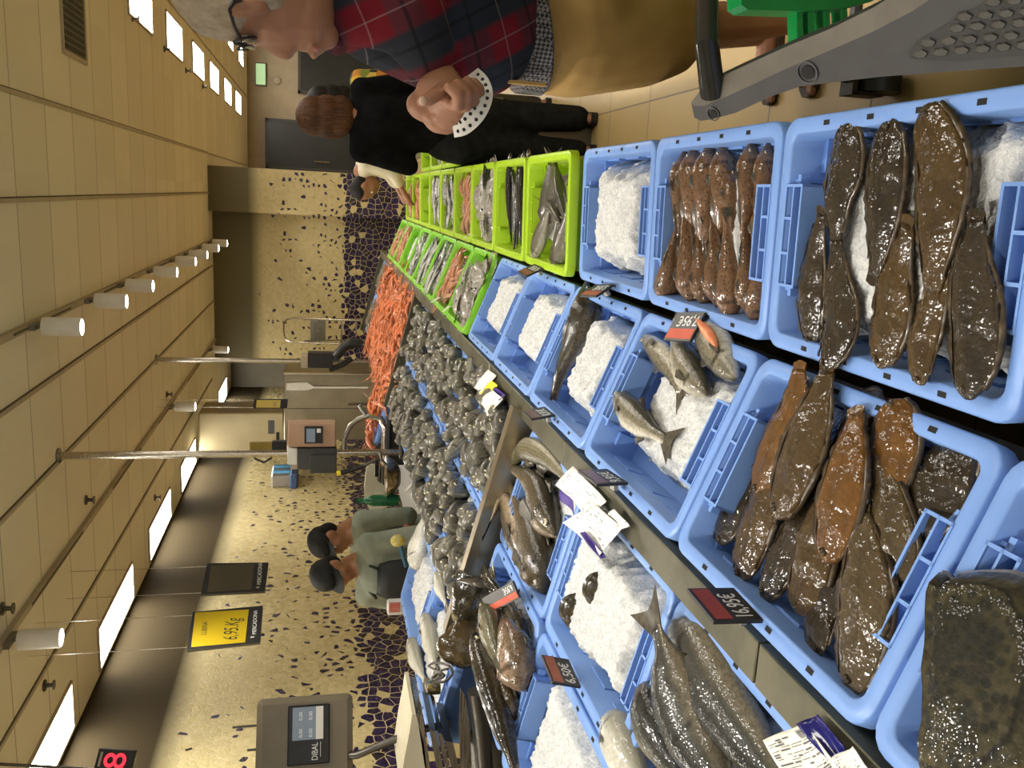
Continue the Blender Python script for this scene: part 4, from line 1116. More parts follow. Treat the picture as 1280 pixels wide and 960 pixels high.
# langoustines
def lango(name, L, mats, claws=True):
    mb = MB(); n = 9; rings = []; C = []
    for k in range(n):
        t = k/(n-1); C.append(V((L*(.5-t), 0, .16*L*math.sin(PI*t)**1.2)))
    for k in range(n):
        t = k/(n-1); r = L*(.022+.075*math.sin(PI*min(1, t*.9+.14)))*(1 if k % 2 else .93)
        rings.append(mb.ring([C[k]+V((0, r*math.cos(2*PI*q/7), r*.9*math.sin(2*PI*q/7))) for q in range(7)], max(t, .01), [math.sin(2*PI*q/7) for q in range(7)]))
    mb.skin(rings)
    e = C[-1]
    for a in (-.7, -.25, .25, .7):
        p = e+V((-L*.13*math.cos(a), L*.13*math.sin(a), -.01*L)); d = V((math.sin(a), math.cos(a), 0))*L*.035
        i = [mb._v(e+V((0, 0, .01*L)), .9, .3), mb._v(p+d, .9, .3), mb._v(p-d, .9, .3)]; mb.face(i)
    if claws:
        for s in (-1, 1):
            mb.tube([C[1]+V((0, s*L*.05, 0)), C[0]+V((L*.05, s*L*.13, 0)), C[0]+V((L*.28, s*L*.10, .01*L)), C[0]+V((L*.55, s*L*.05, 0))], [L*.018, L*.016, L*.035, L*.008], 5)
            mb.tube([C[0], C[0]+V((L*.3, s*L*.22, .05*L)), C[0]+V((L*.5, s*L*.4, .02*L))], L*.006, 3)
            for q in (2, 3, 4): mb.tube([C[q]+V((0, s*L*.05, -.02*L)), C[q]+V((L*.05, s*L*.17, 0)), C[q]+V((L*.02, s*L*.22, -.08*L))], L*.009, 3)
    me = mb.mesh(name, mats, True, angle=180); return me


ORD = ('first', 'second', 'third', 'fourth', 'fifth', 'sixth', 'seventh', 'eighth', 'ninth')
LM = lango('langoustine', .19, M_LANG)
def mound(name, bed, w0, w1, y0, y1, hmax, mats, label, cat, h0=-.09, sc=30):
    mb = MB(); nx, ny = 26, 46; g = []
    for j in range(ny+1):
        row = []
        for i in range(nx+1):
            u, v = i/nx, j/ny; e = min(1, min(u, 1-u)*5, min(v, 1-v)*7); e = e**.6
            q = V((u*(w1-w0)*sc, v*(y1-y0)*sc, 3)); row.append(mb._v(bed.p(w0+(w1-w0)*u, y0+(y1-y0)*v, h0+(hmax-h0)*e+.018*noise.noise(q)+.012*noise.noise(q*2.3)), .5, noise.noise(q*1.7)))
        g.append(row)
    for j in range(ny):
        for i in range(nx): mb.face((g[j][i], g[j][i+1], g[j+1][i+1], g[j+1][i]))
    return single(name, mb, mats, label, cat, kind='stuff', angle=180)
def hump(w, y, w0, w1, y0, y1, h0, h1):
    u, v = (w-w0)/(w1-w0), (y-y0)/(y1-y0); e = max(0, min(1, min(u, 1-u)*5, min(v, 1-v)*7))**.6; return h0+(h1-h0)*e
n_l = 0
for k, (w, y, n) in enumerate(((.2, 6.52, 34), (.2, 7.14, 34), (.2, 7.76, 32), (.2, 8.38, 30), (.605, 6.52, 34), (.605, 7.14, 34), (.605, 7.76, 32), (.605, 8.38, 30), (.98, 6.6, 26))):
    where = ('%s crate along the rail' % ORD[k]) if k < 4 else ('%s crate of the middle row' % ORD[k-4]) if k < 8 else 'crate at the sellers edge'
    w0, w1, y0, y1 = w-.155, w+.155, y-.25, y+.25
    mound('langoustine_heap', B3, w0, w1, y0, y1, .004, M_LANG, 'packed orange langoustines filling the ' + where, 'langoustines')
    for i in range(n):
        ww, yy = w+rnd.uniform(-.19, .19), y+rnd.uniform(-.29, .29)
        h = max(hump(ww, yy, w0, w1, y0, y1, -.01, .02), .004)+rnd.uniform(.0, .018)
        Mx = B3.m(ww, yy, h) @ RZ(rnd.choice((0, PI))+rnd.gauss(0, .9)) @ RY(rnd.uniform(-.3, .3)) @ RX(rnd.uniform(-1.2, 1.2)) @ Matrix.Scale(rnd.uniform(.85, 1.15), 4)
        o = link('langoustine', LM, Mx=Mx); tag(o, 'bright orange langoustine on top of the heap, ' + where, 'langoustine', 'langoustines, ' + where)
SM = lango('shrimp', .11, M_SHRIMP)
for w in (.2, .605):
    where = 'crate by the rail' if w < .5 else 'crate on the sellers side'
    mound('shrimp_heap', B3, w-.155, w+.155, 9.1, 9.6, -.01, M_SHRIMP, 'packed grey shrimps in the far ' + where, 'shrimps')
    for i in range(55):
        ww, yy = w+rnd.uniform(-.15, .15), 9.35+rnd.uniform(-.24, .24); h = hump(ww, yy, w-.155, w+.155, 9.1, 9.6, -.09, .0)+rnd.uniform(-.004, .012)
        Mx = B3.m(ww, yy, h) @ RZ(rnd.uniform(0, 6.28)) @ RY(rnd.uniform(-.3, .3)) @ RX(rnd.uniform(-1.2, 1.2))
        o = link('shrimp', SM, Mx=Mx); tag(o, 'small grey shrimp in the far ' + where, 'shrimp', 'grey shrimps in the far ' + where)

# ------------------------------------------------------------------ green crates and what lies in them
SARD = [small_fish('sardine', 'x', 'fish', .19, 'sard', M_SARD, 1, 1, 'fork', (.1, .3), .03, c, n=10, seg=8) for c in (0, .06)]
MACK = [small_fish('mackerel', 'x', 'fish', .27, 'trout', M_MACK, 1.25, 1.2, 'fork', (.08, .4), .018, c, ((.3, .45, .04, 1),)) for c in (0, .06)]
SCAB = [small_fish('black_fish', 'x', 'fish', .52, 'long', M_CUTTLE, .8, .8, None, (.06, .3), .012, c, ((.2, .9, .02, 1),), n=20) for c in (.03, -.05)]
def squid_proto():
    root = thing('squid', 'x', 'squid')
    mb = MB(); L = .24
    prof = [(0,.004),(.1,.03),(.35,.052),(.6,.05),(.64,.034),(.72,.036),(.8,.03)]; rings = []
    for t, r in prof: rings.append(mb.ring([V((L*(.5-t), r*math.cos(2*PI*q/10)*1.1, r*.7*math.sin(2*PI*q/10))) for q in range(10)], t+.01, [math.sin(2*PI*q/10) for q in range(10)]))
    mb.skin(rings); part('body', mb, M_SQUID, root, angle=180)
    for q in range(8):
        a = 2*PI*q/8; mb = MB(); p = V((-L*.29, .018*math.cos(a), .012*math.sin(a)))
        mb.tube([p, p+V((-.05, .02*math.cos(a), .006)), p+V((-.09, .035*math.cos(a+.6), -.004)), p+V((-.11, .05*math.cos(a+1.), 0))], [.007, .006, .004, .002], 6); part('tentacle', mb, M_SQUID, root)
    for s in (-1, 1):
        mb = MB(); p = V((L*.36, s*.02, 0)); fin_fan(mb, p+V((.08, -s*.015, 0)), p+V((-.04, s*.02, 0)), [p+V((.07, s*.02, 0)), p+V((.02, s*.055, .003)), p+V((-.045, s*.045, 0))], .002, V((0,0,1))); part('fin', mb, M_SQUID, root)
        mb = MB(); mb.ell((-L*.21, s*.031, .008), .008); part('eye', mb, M_EYE, root)
    return root
SQ = squid_proto()
PM = lango('prawn', .15, M_PRAWN)


def fill(kind, bed, w, y, h, where):
    g = {'sard': 'sardines', 'mack': 'mackerels', 'scab': 'black fish', 'squid': 'squids', 'prawn': 'prawns'}[kind] + ' in the ' + where
    base = bed.m(w, y, h)
    if kind == 'sard':
        for i in range(34):
            Mx = base @ TR((rnd.uniform(-.2, .2), rnd.uniform(-.12, .12), .112+i*.0012)) @ RZ(PI/2+rnd.gauss(0, .5)) @ RX(rnd.choice((-1, 1))*rnd.uniform(.9, 1.5)); put(SARD[i % 2], Mx, 'thin silvery sardine in the ' + where, g)
    elif kind == 'mack':
        for i, (X, Y, a) in enumerate(((-.16, .02, 1.9), (-.04, .06, 1.2), (-.12, -.07, 2.3), (.02, -.04, 1.5), (-.2, .09, 1.0), (-.05, .0, 2.9), (.06, .08, .8))):
            Mx = base @ TR((X*.95+.04, Y*1.05, .118+.006*i)) @ RZ(a) @ RX(rnd.choice((-1, 1))*rnd.uniform(.5, 1.1)); put(MACK[i % 2], Mx, 'plump striped grey mackerel in the ' + where, g)
    elif kind == 'scab':
        for i in range(7):
            Mx = base @ TR((-.08+.035*i-.1, rnd.uniform(-.03, .03)-.02, .11+.006*i)) @ RZ(PI/2+PI+rnd.gauss(0, .25)) @ RX(rnd.uniform(-.6, .6)) @ Matrix.Scale(.72, 4); put(SCAB[i % 2], Mx, 'glossy black eel like fish in the ' + where, g)
    elif kind == 'squid':
        for i in range(10):
            Mx = base @ TR((rnd.uniform(-.17, .12), rnd.uniform(-.09, .09), .108+.006*i)) @ RZ(rnd.uniform(0, 6.28)) @ RX(rnd.uniform(-.5, .5)); put(SQ, Mx, 'pale grey squid in the ' + where, g)
    elif kind == 'prawn':
        for i in range(22):
            Mx = base @ TR((rnd.uniform(-.18, .18), rnd.uniform(-.12, .12), .115+i*.0008)) @ RZ(rnd.gauss(PI/2, .5)) @ RX(rnd.uniform(-1.2, 1.2))
            o = link('prawn', PM, Mx=Mx); tag(o, 'pink prawn in the ' + where, 'prawn', g)


def green(proto, bed, w, y, kind, where, h=-.13, seed=0, lvl=.105):
    crate(proto, bed, w, y, 'lime green crate, ' + where + {'sard': ', full of thin silver fish', 'mack': ', holding striped grey mackerels', 'scab': ', holding glossy black fish', 'squid': ', holding pale squids', 'prawn': ', holding pink prawns', None: ', almost empty but for ice'}[kind], h)
    ice(bed, w, y, -.245, .245, -.15, .15, lvl, 'ice in the lime green crate, ' + where, 60+seed, h=h, res=.013)
    if kind: fill(kind, bed, w, y, h, 'green crate, ' + where)
r1 = ['mack', 'scab', 'squid', 'prawn', 'sard', 'sard', None, 'prawn', 'prawn']
for k, kd in enumerate(r1): green(PGREEN, B1, .2, 2.955+.61*k+(.02 if k else 0), kd, '%s in the flat row' % ORD[k], seed=k)
r2 = ['squid', 'prawn', 'sard', 'sard', 'sard', None, 'prawn', 'prawn']
for k, kd in enumerate(r2): green(PGREEN2, B2, .2, 4.17+.60*k, kd, '%s in the tilted row' % ORD[k], seed=20+k)
r0 = ['sard', 'sard', None]
for k, kd in enumerate(r0): green(PGREEN, B1, -.205, 5.35+.61*k, kd, '%s in the aisle side row' % ORD[k], seed=40+k)
t = bpy.data.objects['display_counter']
part('side_shelf', MB().box((.16, 5.0, .55), (.56, 6.95, .63)).box((.2, 5.05, 0), (.5, 6.9, .55)), M_STEEL_D, t, False)
# ------------------------------------------------------------------ price tags
M_TAGB = noisy('black_tag_board', (.014, .013, .012), (.03, .028, .025), 30, .35)
M_TAGW = noisy('tag_foot_plastic', (.25, .24, .22), (.32, .3, .27), 20, .4)


def price_tag(body, c, P0, n, label, red=None, foot=True):
    BL, BR = on(*c[0], P0, n), on(*c[1], P0, n); X = BR-BL; W = X.length; X.normalize()
    hz = V((0, 0, 1)).cross(X).normalized(); best = None
    if hz.x > 0: hz = -hz
    for ai in range(-20, 121, 4):
        a = R(ai); d = hz*math.cos(a)+V((0, 0, 1))*math.sin(a)
        for hi in range(4, 15):
            H = hi*.01; e = 0
            for p, q in ((BL+d*H, c[2]), (BR+d*H, c[3])):
                x, y = proj(p); e += (x-q[0])**2+(y-q[1])**2
            e += ((H-W*.62)*250)**2+((ai-35)*.06)**2
            if best is None or e < best[0]: best = (e, d, H)
    _, d, H = best; Mx = frame(BL, X, d)
    t = thing('price_tag', label, 'price tag', BL, None, Mx)
    part('board', MB().box((0, 0, -.004), (W, H, .002)), M_TAGB, t, False)
    part('red_band', MB().box((.004, H*.58, .002), (W-.004, H*.93, .0026)), red or M_RED, t, False, label='red band along the top of the tag')
    sz = H*.50; k = W*.88/(len(body)*sz*.56)
    text('price', body, sz, TR((W*.06, H*.14, .0021)), M_CHALK, t, .0004, min(1.3, k))
    if foot: part('foot', MB().box((W*.42, .006, -.014), (W*.58, H*.4, -.004)).box((W*.4, .002, -.03), (W*.6, .012, -.006)), M_TAGW, t, False)
    return t


ZU = V((0, 0, 1)); RL = V((0, 0, .905))
price_tag('16,95€', ((954, 776), (917, 736), (894, 779), (861, 739)), RL, ZU, 'black price tag with red band on the rail, marked 16,95, beside the brown soles', noisy('faded_red_card', (.30, .045, .04), (.38, .07, .05), 20, .5))
price_tag('7,95€', ((882, 391), (848, 391), (862, 429), (826, 427)), B2.p(0, 0, .02), B2.n, 'black and orange red price tag marked 7,95 standing over the trout')
price_tag('6,95€', ((641, 726), (603, 748), (645, 737), (612, 760)), B3.p(0, 0, .07), B3.n, 'price tag marked 6,95 stuck in the monkfish heap, bright red band')
price_tag('6,50€', ((726, 859), (710.6, 825), (687.5, 852.5), (674, 820.6)), B3.p(0, 0, .015), B3.n, 'dark red price tag on the rims between two ice crates behind the rail', noisy('brownish_red_card', (.32, .09, .05), (.4, .12, .07), 20, .5))
price_tag('9,95€', ((785, 604), (759, 587), (749, 607.5), (723, 587.5)), RL, ZU, 'dim red price tag seen flat on the rail next to the printed papers', noisy('dull_red_card', (.16, .05, .04), (.2, .07, .05), 20, .3))
price_tag('8,95€', ((694, 519), (681, 509), (664, 524), (652, 512.5)), RL, ZU, 'small brownish price tag on the rail where the steel divider meets it', noisy('dull_brown_card', (.17, .06, .045), (.22, .08, .06), 20, .3))
price_tag('5,95€', ((767, 356), (745, 356), (745, 373), (724, 369)), B2.p(0, 0, .03), B2.n, 'price tag with brick red band over the head of the slim speckled fish', noisy('brick_red_card', (.36, .10, .05), (.42, .13, .07), 20, .5))
price_tag('4,95€', ((680, 335.6), (669, 330), (656, 345), (647.5, 339)), B2.p(0, 0, .04), B2.n, 'small brown price tag between the green crate and the ice crates', noisy('brown_card', (.26, .11, .05), (.3, .13, .06), 20, .5))
for k, (x, y, w, h, lb) in enumerate(((667, 306, 5, 17, 'narrow white card in the green crate of mackerels'), (590, 291, 7, 15, 'white card stuck between the squid and prawn crates'), (561, 383, 6, 8, 'small white card on the corner of the nearest tilted green crate'), (549, 372, 8, 12, 'folded white card inside the nearest tilted green crates'))):
    p = B1.px(x, y, .0) if k < 2 else B2.px(x, y, .03); s = px2m(p)
    t = thing('price_card', lb, 'price card', p)
    part('card', MB().extr([(0, -h*s*.5, 0), (0, h*s*.5, 0), (-.03, h*s*.3, w*s*1.3), (-.03, -h*s*.2, w*s*1.3)], (.002, 0, 0)), M_WHITE, t, False)
    part('pin', MB().tube([(0, 0, -.05), (0, 0, .01)], .003, 6), M_WHITE, t)


# ------------------------------------------------------------------ printed papers on the rail
def paper_mat(name, ink=.55, col=(.82, .80, .73)):
    m = mat(name, col, .6); t = NT(m); co = t.obj()
    mp = t.n('ShaderNodeMapping'); mp.inputs['Rotation'].default_value = (0, 0, .9); t.l(co, mp.inputs[0])
    br = t.n('ShaderNodeTexBrick'); br.inputs['Scale'].default_value = 1; br.inputs['Brick Width'].default_value = .017; br.inputs['Row Height'].default_value = .0062
    br.inputs['Mortar Size'].default_value = .0018; br.inputs['Color1'].default_value = (0, 0, 0, 1); br.inputs['Color2'].default_value = (1, 1, 1, 1); br.inputs['Mortar'].default_value = (0, 0, 0, 1)
    t.l(mp.outputs[0], br.inputs[0])
    f = t.math('MULTIPLY', t.ramp(br.outputs[0], [(.4, (0,)*3), (.6, (1,)*3)]), t.ramp(t.noise(co, 240, 2), [(.45, (0,)*3), (.6, (ink,)*3)]))
    f = t.math('MULTIPLY', f, t.ramp(t.noise(co, 16, 2), [(.42, (.25,)*3), (.5, (1,)*3)]))
    t.col(t.mix(f, col, (.08, .08, .09))); return m


M_PAP = paper_mat('printed_paper', .95); M_PAP2 = paper_mat('printed_paper_plain', .3, (.82, .79, .68)); M_YEL = noisy('yellow_label', (.85, .70, .02), (.9, .75, .04), 9, .5); M_PUR = noisy('violet_print', (.045, .02, .18), (.07, .04, .26), 80, .5)
M_NAVY = noisy('navy_plastic', (.012, .012, .10), (.02, .02, .15), 12, .12)


M_GREYINK = mat('grey_print_ink', (.12, .12, .13), .7)
def sheet(root, name, px, P0, n, m, curl=.004, th=.0012, lift=0.):
    q = [on(x, y, P0+n*lift, n) for x, y in px]; N = 8; mb = MB(); g = []
    for j in range(N+1):
        row = []
        for i in range(N+1):
            u, v = i/N, j/N; p = q[0].lerp(q[1], u).lerp(q[3].lerp(q[2], u), v)
            row.append(mb._v(p+n*(curl*(math.sin(u*5+v*3)+1.2*(u-.5)**2*4))))
        g.append(row)
    for j in range(N):
        for i in range(N): mb.face((g[j][i], g[j][i+1], g[j+1][i+1], g[j+1][i]))
    o = wpart(name, mb, m, root, angle=180)
    if name.startswith('paper_sheet'):
        pr = MB(); rr = random.Random(len(root.children)*13+int(px[0][0]))
        def S(u, v):
            p = q[0].lerp(q[1], u).lerp(q[3].lerp(q[2], u), v); return p+n*(curl*(math.sin(u*5+v*3)+1.2*(u-.5)**2*4)+th*.5+.0006)
        def strip(u0, u1, v0, v1): pr.poly([S(u0, v0), S(u1, v0), S(u1, v1), S(u0, v1)])
        v = .10
        while v < .92:
            u = .06
            while u < .92:
                w = rr.uniform(.05, .22)
                if rr.random() < .62: strip(u, min(.94, u+w), v, v+rr.choice((.012, .012, .03)))
                u += w+.03
            v += rr.choice((.045, .055, .08))
        for k in range(7): strip(.70+k*.03, .715+k*.03, .06, .22)
        wpart('printing', pr, M_GREYINK, root, False)
    md = o.modifiers.new('thickness', 'SOLIDIFY'); md.thickness = th
    return o


def papers(label, P0, n, items, at):
    t = wthing('printed_papers', label, 'papers', on(*at, P0, n))
    for k, (nm, px, m) in enumerate(items): sheet(t, nm, px, P0, n, m, lift=.003*k)
P0 = B3.p(0, 0, .045)
papers('printed white paper sheets with violet strips hanging over the rail beside the cod', P0, B3.n, (
    ('violet_strip', ((702, 612), (716, 626), (722, 646), (704, 628)), M_PUR), ('paper_sheet', ((719, 583), (759, 627), (738, 648), (697, 607)), M_PAP), ('paper_sheet', ((748, 631), (778, 661), (753, 697), (706, 654)), M_PAP),
    ('paper_slip', ((771, 637), (788, 658), (779, 664), (763, 643)), M_PAP), ('violet_strip', ((727, 667), (731, 664), (757, 692), (753, 698)), M_PUR)), (730, 640))
papers('small white paper with a yellow label, on the rail beside the sea bream', P0, B3.n, (
    ('paper_sheet', ((612, 462), (621, 470), (602, 493), (594.5, 485)), M_PAP2), ('violet_strip', ((621, 484), (632, 494), (627, 502), (617, 490)), M_PUR), ('yellow_label', ((616, 476), (622, 482), (608, 499), (602, 492)), M_YEL), ('paper_sheet', ((618, 488), (629, 499), (612, 521), (600, 502)), M_PAP2)), (612, 490))
P0 = B3.p(0, 0, .05)
papers('cream paper sheets and a navy blue card lying over the nearest part of the rail', P0, B3.n, (
    ('navy_card', ((1000, 906), (1023, 893), (1064, 935), (1044, 955)), M_NAVY), ('paper_sheet', ((957, 926), (1005, 903), (1062, 968), (1000, 990)), M_PAP2), ('paper_sheet', ((1043, 948), (1067, 933), (1096, 965), (1070, 985)), M_PAP)), (1010, 940))

# ------------------------------------------------------------------ weighing scales
def quad_frame(px, P0, n):          # px: top left, top right, bottom left (as seen upright)
    TL, TR_, BL = [on(*p, P0, n) for p in px]
    return TL, TR_, BL


nS = V((.52, -.854, 0)).normalized(); PS = V((-1.72, 2.72, 1.6))
TRc, BRc = on(321, 878, PS, nS), on(441, 866, PS, nS)
H_ = (TRc-BRc).length; W_ = .42; Xs = V((0, 0, 1)).cross(nS).normalized(); Xs = Xs if Xs.dot(CR) > 0 else -Xs
o_ = BRc - Xs*W_
SB = frame(o_, Xs, (0, 0, 1))
t = thing('weighing_scale', 'big grey brown weighing scale with a black screen, in front of the mosaic wall', 'scale', o_, None, SB)
M_SCB = noisy('grey_brown_casing', (.15, .125, .085), (.18, .15, .10), 8, .42)
part('housing', MB().box((0, 0, -.13), (W_, H_, 0), bev=.02), M_SCB, t)
inv = SB.inverted()
def loc(px, py): return inv @ on(px, py, PS, nS)
a, b = loc(359, 958), loc(412, 879)
part('bezel', MB().box((a.x, b.y if b.y < a.y else a.y, 0), (b.x, max(loc(361, 884).y, a.y), .006), bev=.004), M_BLACK, t)
l0, l1 = loc(404, 923), loc(366, 885)
M_LCD = mat('grey_blue_screen', (.10, .12, .14), .2, emit=(.16, .19, .22), estr=.5); M_LCDL = mat('pale_screen_strip', (.4, .38, .33), .3, emit=(.5, .45, .36), estr=.45)
part('screen', MB().box((l0.x, l0.y, .006), (l1.x, l1.y, .0075)), M_LCD, t, False)
part('screen_strip', MB().box((l0.x, l0.y, .0075), (l1.x, l0.y+(l1.y-l0.y)*.24, .0082)), M_LCDL, t, False)
for i, j in ((0, 0), (1, 0), (0, 1), (1, 1)):
    text('digits', '0,00', .016, TR((l0.x+.008+i*(l1.x-l0.x)*.52, l0.y+(l1.y-l0.y)*(.36+.32*j), .0076)), M_CHALK, t, .0003)
d0, d1 = loc(397, 950), loc(389, 928)
text('brand_word', 'DIBAL', (d1.y-d0.y)*1.32, TR((d0.x, d0.y, .0062)), M_CHALK, t, .0003, (d1.x-d0.x)/((d1.y-d0.y)*1.32*2.75))
part('brand_line', MB().box((d0.x+.01, d0.y-.010, .006), (d1.x, d0.y-.0085, .0066)), M_CHALK, t, False)
part('top_bracket', MB().tube([(W_*.25, H_, -.06), (W_*.25, H_+.09, -.06)], .016).tube([(W_*.8, H_, -.05), (W_*.8, H_+.08, -.05)], .004, 6).tube([(W_*.62, H_, -.05), (W_*.62, H_+.03, -.05)], .004, 6), M_STEEL_D, t)
q = [inv @ at_y(x, y, 2.62) for x, y in ((446, 944), (470, 934), (500, 922), (530, 911), (562, 905))]
part('swivel_arm', MB().tube([q[0]+V((0, .03, -.03))]+q, .013, 10), M_STEEL_D, t)


def post(x, y, z0, label):
    t = thing('steel_post', label, 'post', (x, y, z0))
    part('tube', MB().tube([(0, 0, 0), (0, 0, ZC-z0)], .024, 14), M_STEEL_L, t); part('ceiling_flange', MB().lathe([(.05, ZC-z0-.012), (.05, ZC-z0)], 16), M_STEEL, t)
    part('base_flange', MB().lathe([(.05, 0), (.05, .012)], 16), M_STEEL, t)
post(-1.75, 5.74, 1.0, 'bright steel post reaching the ceiling, the nearer of the two, with a pink lit scale')
post(-1.78, 9.15, 1.0, 'bright steel post reaching the ceiling, the farther of the two, by the ladder')


def pbox(t, name, m, p0, p1, y, dy, bev=.006):     # box facing us: upright corners given as photo points at depth y
    a, b = at_y(*p0, y), at_y(*p1, y); o = V(t.location)
    x0, x1 = sorted((a.x, b.x)); z0, z1 = sorted((a.z, b.z))
    return part(name, MB().box((x0-o.x, y-o.y, z0-o.z), (x1-o.x, y+dy-o.y, z1-o.z), bev=bev), m, t)
t = thing('weighing_scale', 'scale with a pinkish lit steel front and black screen on the nearer post', 'scale', at_y(420, 560, 5.62))
M_PSC = noisy('pink_lit_steel', (.40, .24, .16), (.46, .30, .2), 5, .45, metal=.3)
pbox(t, 'front_plate', M_PSC, (360, 559), (420, 529), 5.60, .10); pbox(t, 'screen_frame', M_BLACK, (380.5, 554.5), (403.5, 533), 5.592, .02, .002)
pbox(t, 'screen', M_LCD, (383, 553), (394, 536), 5.588, .01, .001); pbox(t, 'keypad_light', M_LCDL, (396, 541), (401, 536), 5.588, .01, .001)
pbox(t, 'printer_box', M_GREY, (372, 587), (421, 560), 5.62, .12); pbox(t, 'printer_door', noisy('dark_grey_door', (.04, .04, .037), (.05, .05, .046), 20, .5), (387, 592), (421, 569), 5.60, .05); pbox(t, 'paper_cover', M_WHITE, (359, 581), (372, 560), 5.62, .12); pbox(t, 'power_pack', M_TRIM, (363, 587), (373, 574), 5.66, .12)
t = thing('weighing_scale', 'black scale seen from behind on the farther post, beside the ladder', 'scale', at_y(416, 455, 9.0))
pbox(t, 'housing', M_BLACK, (385, 460), (416, 442), 9.0, .16); pbox(t, 'paper_cover', M_TRIM, (376, 460), (385, 445), 9.0, .16); pbox(t, 'base', M_GREY, (416, 452), (424, 441), 9.02, .12)
t2 = MB(); t2.tube([at_y(420, 446, 9.0), at_y(430, 434, 9.0), at_y(440, 429, 9.0), at_y(452, 430, 9.0)], .05, 10); wpart('cable_sleeve', t2, M_BLACK, t)
t2 = MB(); t2.tube([at_y(412, 462, 9.05), at_y(428, 456, 9.05), at_y(440, 448, 9.05)], .03, 10); wpart('arm', t2, M_BLACK, t)

# ------------------------------------------------------------------ hanging price screens
M_SCY = mat('yellow_screen', (.42, .30, .012), .12, coat=.5, emit=(.55, .38, .02), estr=.16); M_SCG = mat('blank_grey_screen', (.10, .092, .07), .10, coat=1)
M_INK = mat('screen_ink', (.03, .025, .01), .5)
def price_screen(label, P0, n, face, scr, m, words, wires):
    TL, TR_, BL, BR_ = [on(*p, P0, n) for p in face]
    X = (TR_-TL).normalized(); Y = (TL-BL); Y = (Y-X*Y.dot(X)).normalized(); Mx = frame(BL, X, Y); inv = Mx.inverted()
    t = thing('price_screen', label, 'screen', BL, None, Mx)
    f = [inv @ q for q in (BL, BR_, TR_, TL)]; zb = -.035
    part('casing', MB().extr([(q.x, q.y, zb) for q in f], (0, 0, -zb)), M_BLACK, t, False)
    s = [inv @ on(*p, P0, n) for p in (scr[2], scr[3], scr[1], scr[0])]
    part('display', MB().extr([(q.x, q.y, 0) for q in s], (0, 0, .003)), m, t, False)
    for nm, body, p0, p1, h, mm in words:      # baseline from p0 to p1, letter height in pixels
        a, b = inv @ on(*p0, P0, n), inv @ on(*p1, P0, n); size = h*px2m(on(*p0, P0, n))*1.38
        d = (b-a); ang = math.atan2(d.y, d.x)
        text(nm, body, size, TR((a.x, a.y, .0033)) @ RZ(ang), mm, t, .0004, d.length/(size*.56*len(body)))
    for (px, py) in wires:
        p = on(px, py, P0, n); q = V((p.x, p.y, ZC)); part('wire', MB().tube([inv @ (p-n*.015), inv @ (q-n*.015)], .0022, 5), M_STEEL_L, t)
    return t
n2 = V((.75, -.66, 0)).normalized()
price_screen('hanging yellow price screen showing 6,95 Kg, nearest to us above the mosaic', V((-2.6, 5.1, 2.1)), n2, ((233, 813), (241, 765), (325, 803), (328.5, 757)), ((239, 809), (244, 766), (306.5, 803), (311, 762)), M_SCY,
    (('price', '6,95.Kg', (296, 800), (301, 765), 18, M_INK), ('product_name', 'LUBINA', (258, 794), (260, 778), 7, M_INK), ('shop_name', 'MERCADONA', (320, 793), (321.5, 769), 5, M_CHALK), ('shop_emblem', '*', (322, 797), (322, 794), 9, M_CHALK)), ((234, 808), (241, 768)))
price_screen('hanging blank grey price screen reflecting a ceiling light, beside the yellow one', V((-2.6, 5.85, 2.1)), n2, ((251, 743), (259, 704), (331, 739), (335.6, 703)), ((259, 741), (264, 707), (314.5, 736.7), (318, 704.6)), M_SCG,
    (('shop_name', 'MERCADONA', (326, 731), (327.5, 709), 5, M_CHALK), ('shop_emblem', '*', (328, 735), (328, 732), 8, M_CHALK)), ((252, 740), (259, 707)))
n3 = V((.3, -.95, 0)).normalized()
price_screen('small yellow price screen hanging far away in front of the steel cabinet', V((-2.1, 9.2, 2.0)), n3, ((316, 510.5), (318, 498.7), (358.8, 510.5), (360, 498.7)), ((320, 509.5), (321, 500), (350, 509.5), (351, 500)), M_SCY,
    (('price', '8,95', (345, 508), (346, 501), 4, M_INK),), ((317, 509), (318, 500)))
# red number display
n4 = V((.7, -.71, 0)).normalized(); P4 = V((-2.8, 4.2, 2.5))
BLc, BRc, TRc = on(158, 990, P4, n4), on(171, 937, P4, n4), on(125, 931, P4, n4)
X = (BRc-BLc).normalized(); Mx = frame(BLc, X, TRc-BRc); w_ = (BRc-BLc).length; h_ = (TRc-BRc).length
t = thing('number_display', 'black queue number box with glowing red digits near the ceiling lights', 'display', BLc, None, Mx)
part('casing', MB().box((0, 0, -.06), (w_, h_, 0), bev=.006), M_BLACK, t)
M_LED = mat('red_led_glow', (.5, .01, .02), .4, emit=(1, .03, .06), estr=1.6)
text('digit', '8', h_*.82, TR((w_*.50, h_*.22, .001)), M_LED, t, .004, 1.1); text('digit', '2', h_*.82, TR((w_*.16, h_*.22, .001)), M_LED, t, .004, 1.1)
part('caption', MB().box((w_*.55, h_*.86, 0), (w_*.9, h_*.92, .001)), M_TRIM, t, False); part('hanger', MB().tube([(w_*.5, h_, -.03), (w_*.5, ZC-TRc.z+h_, -.03)], .008), M_STEEL_D, t)

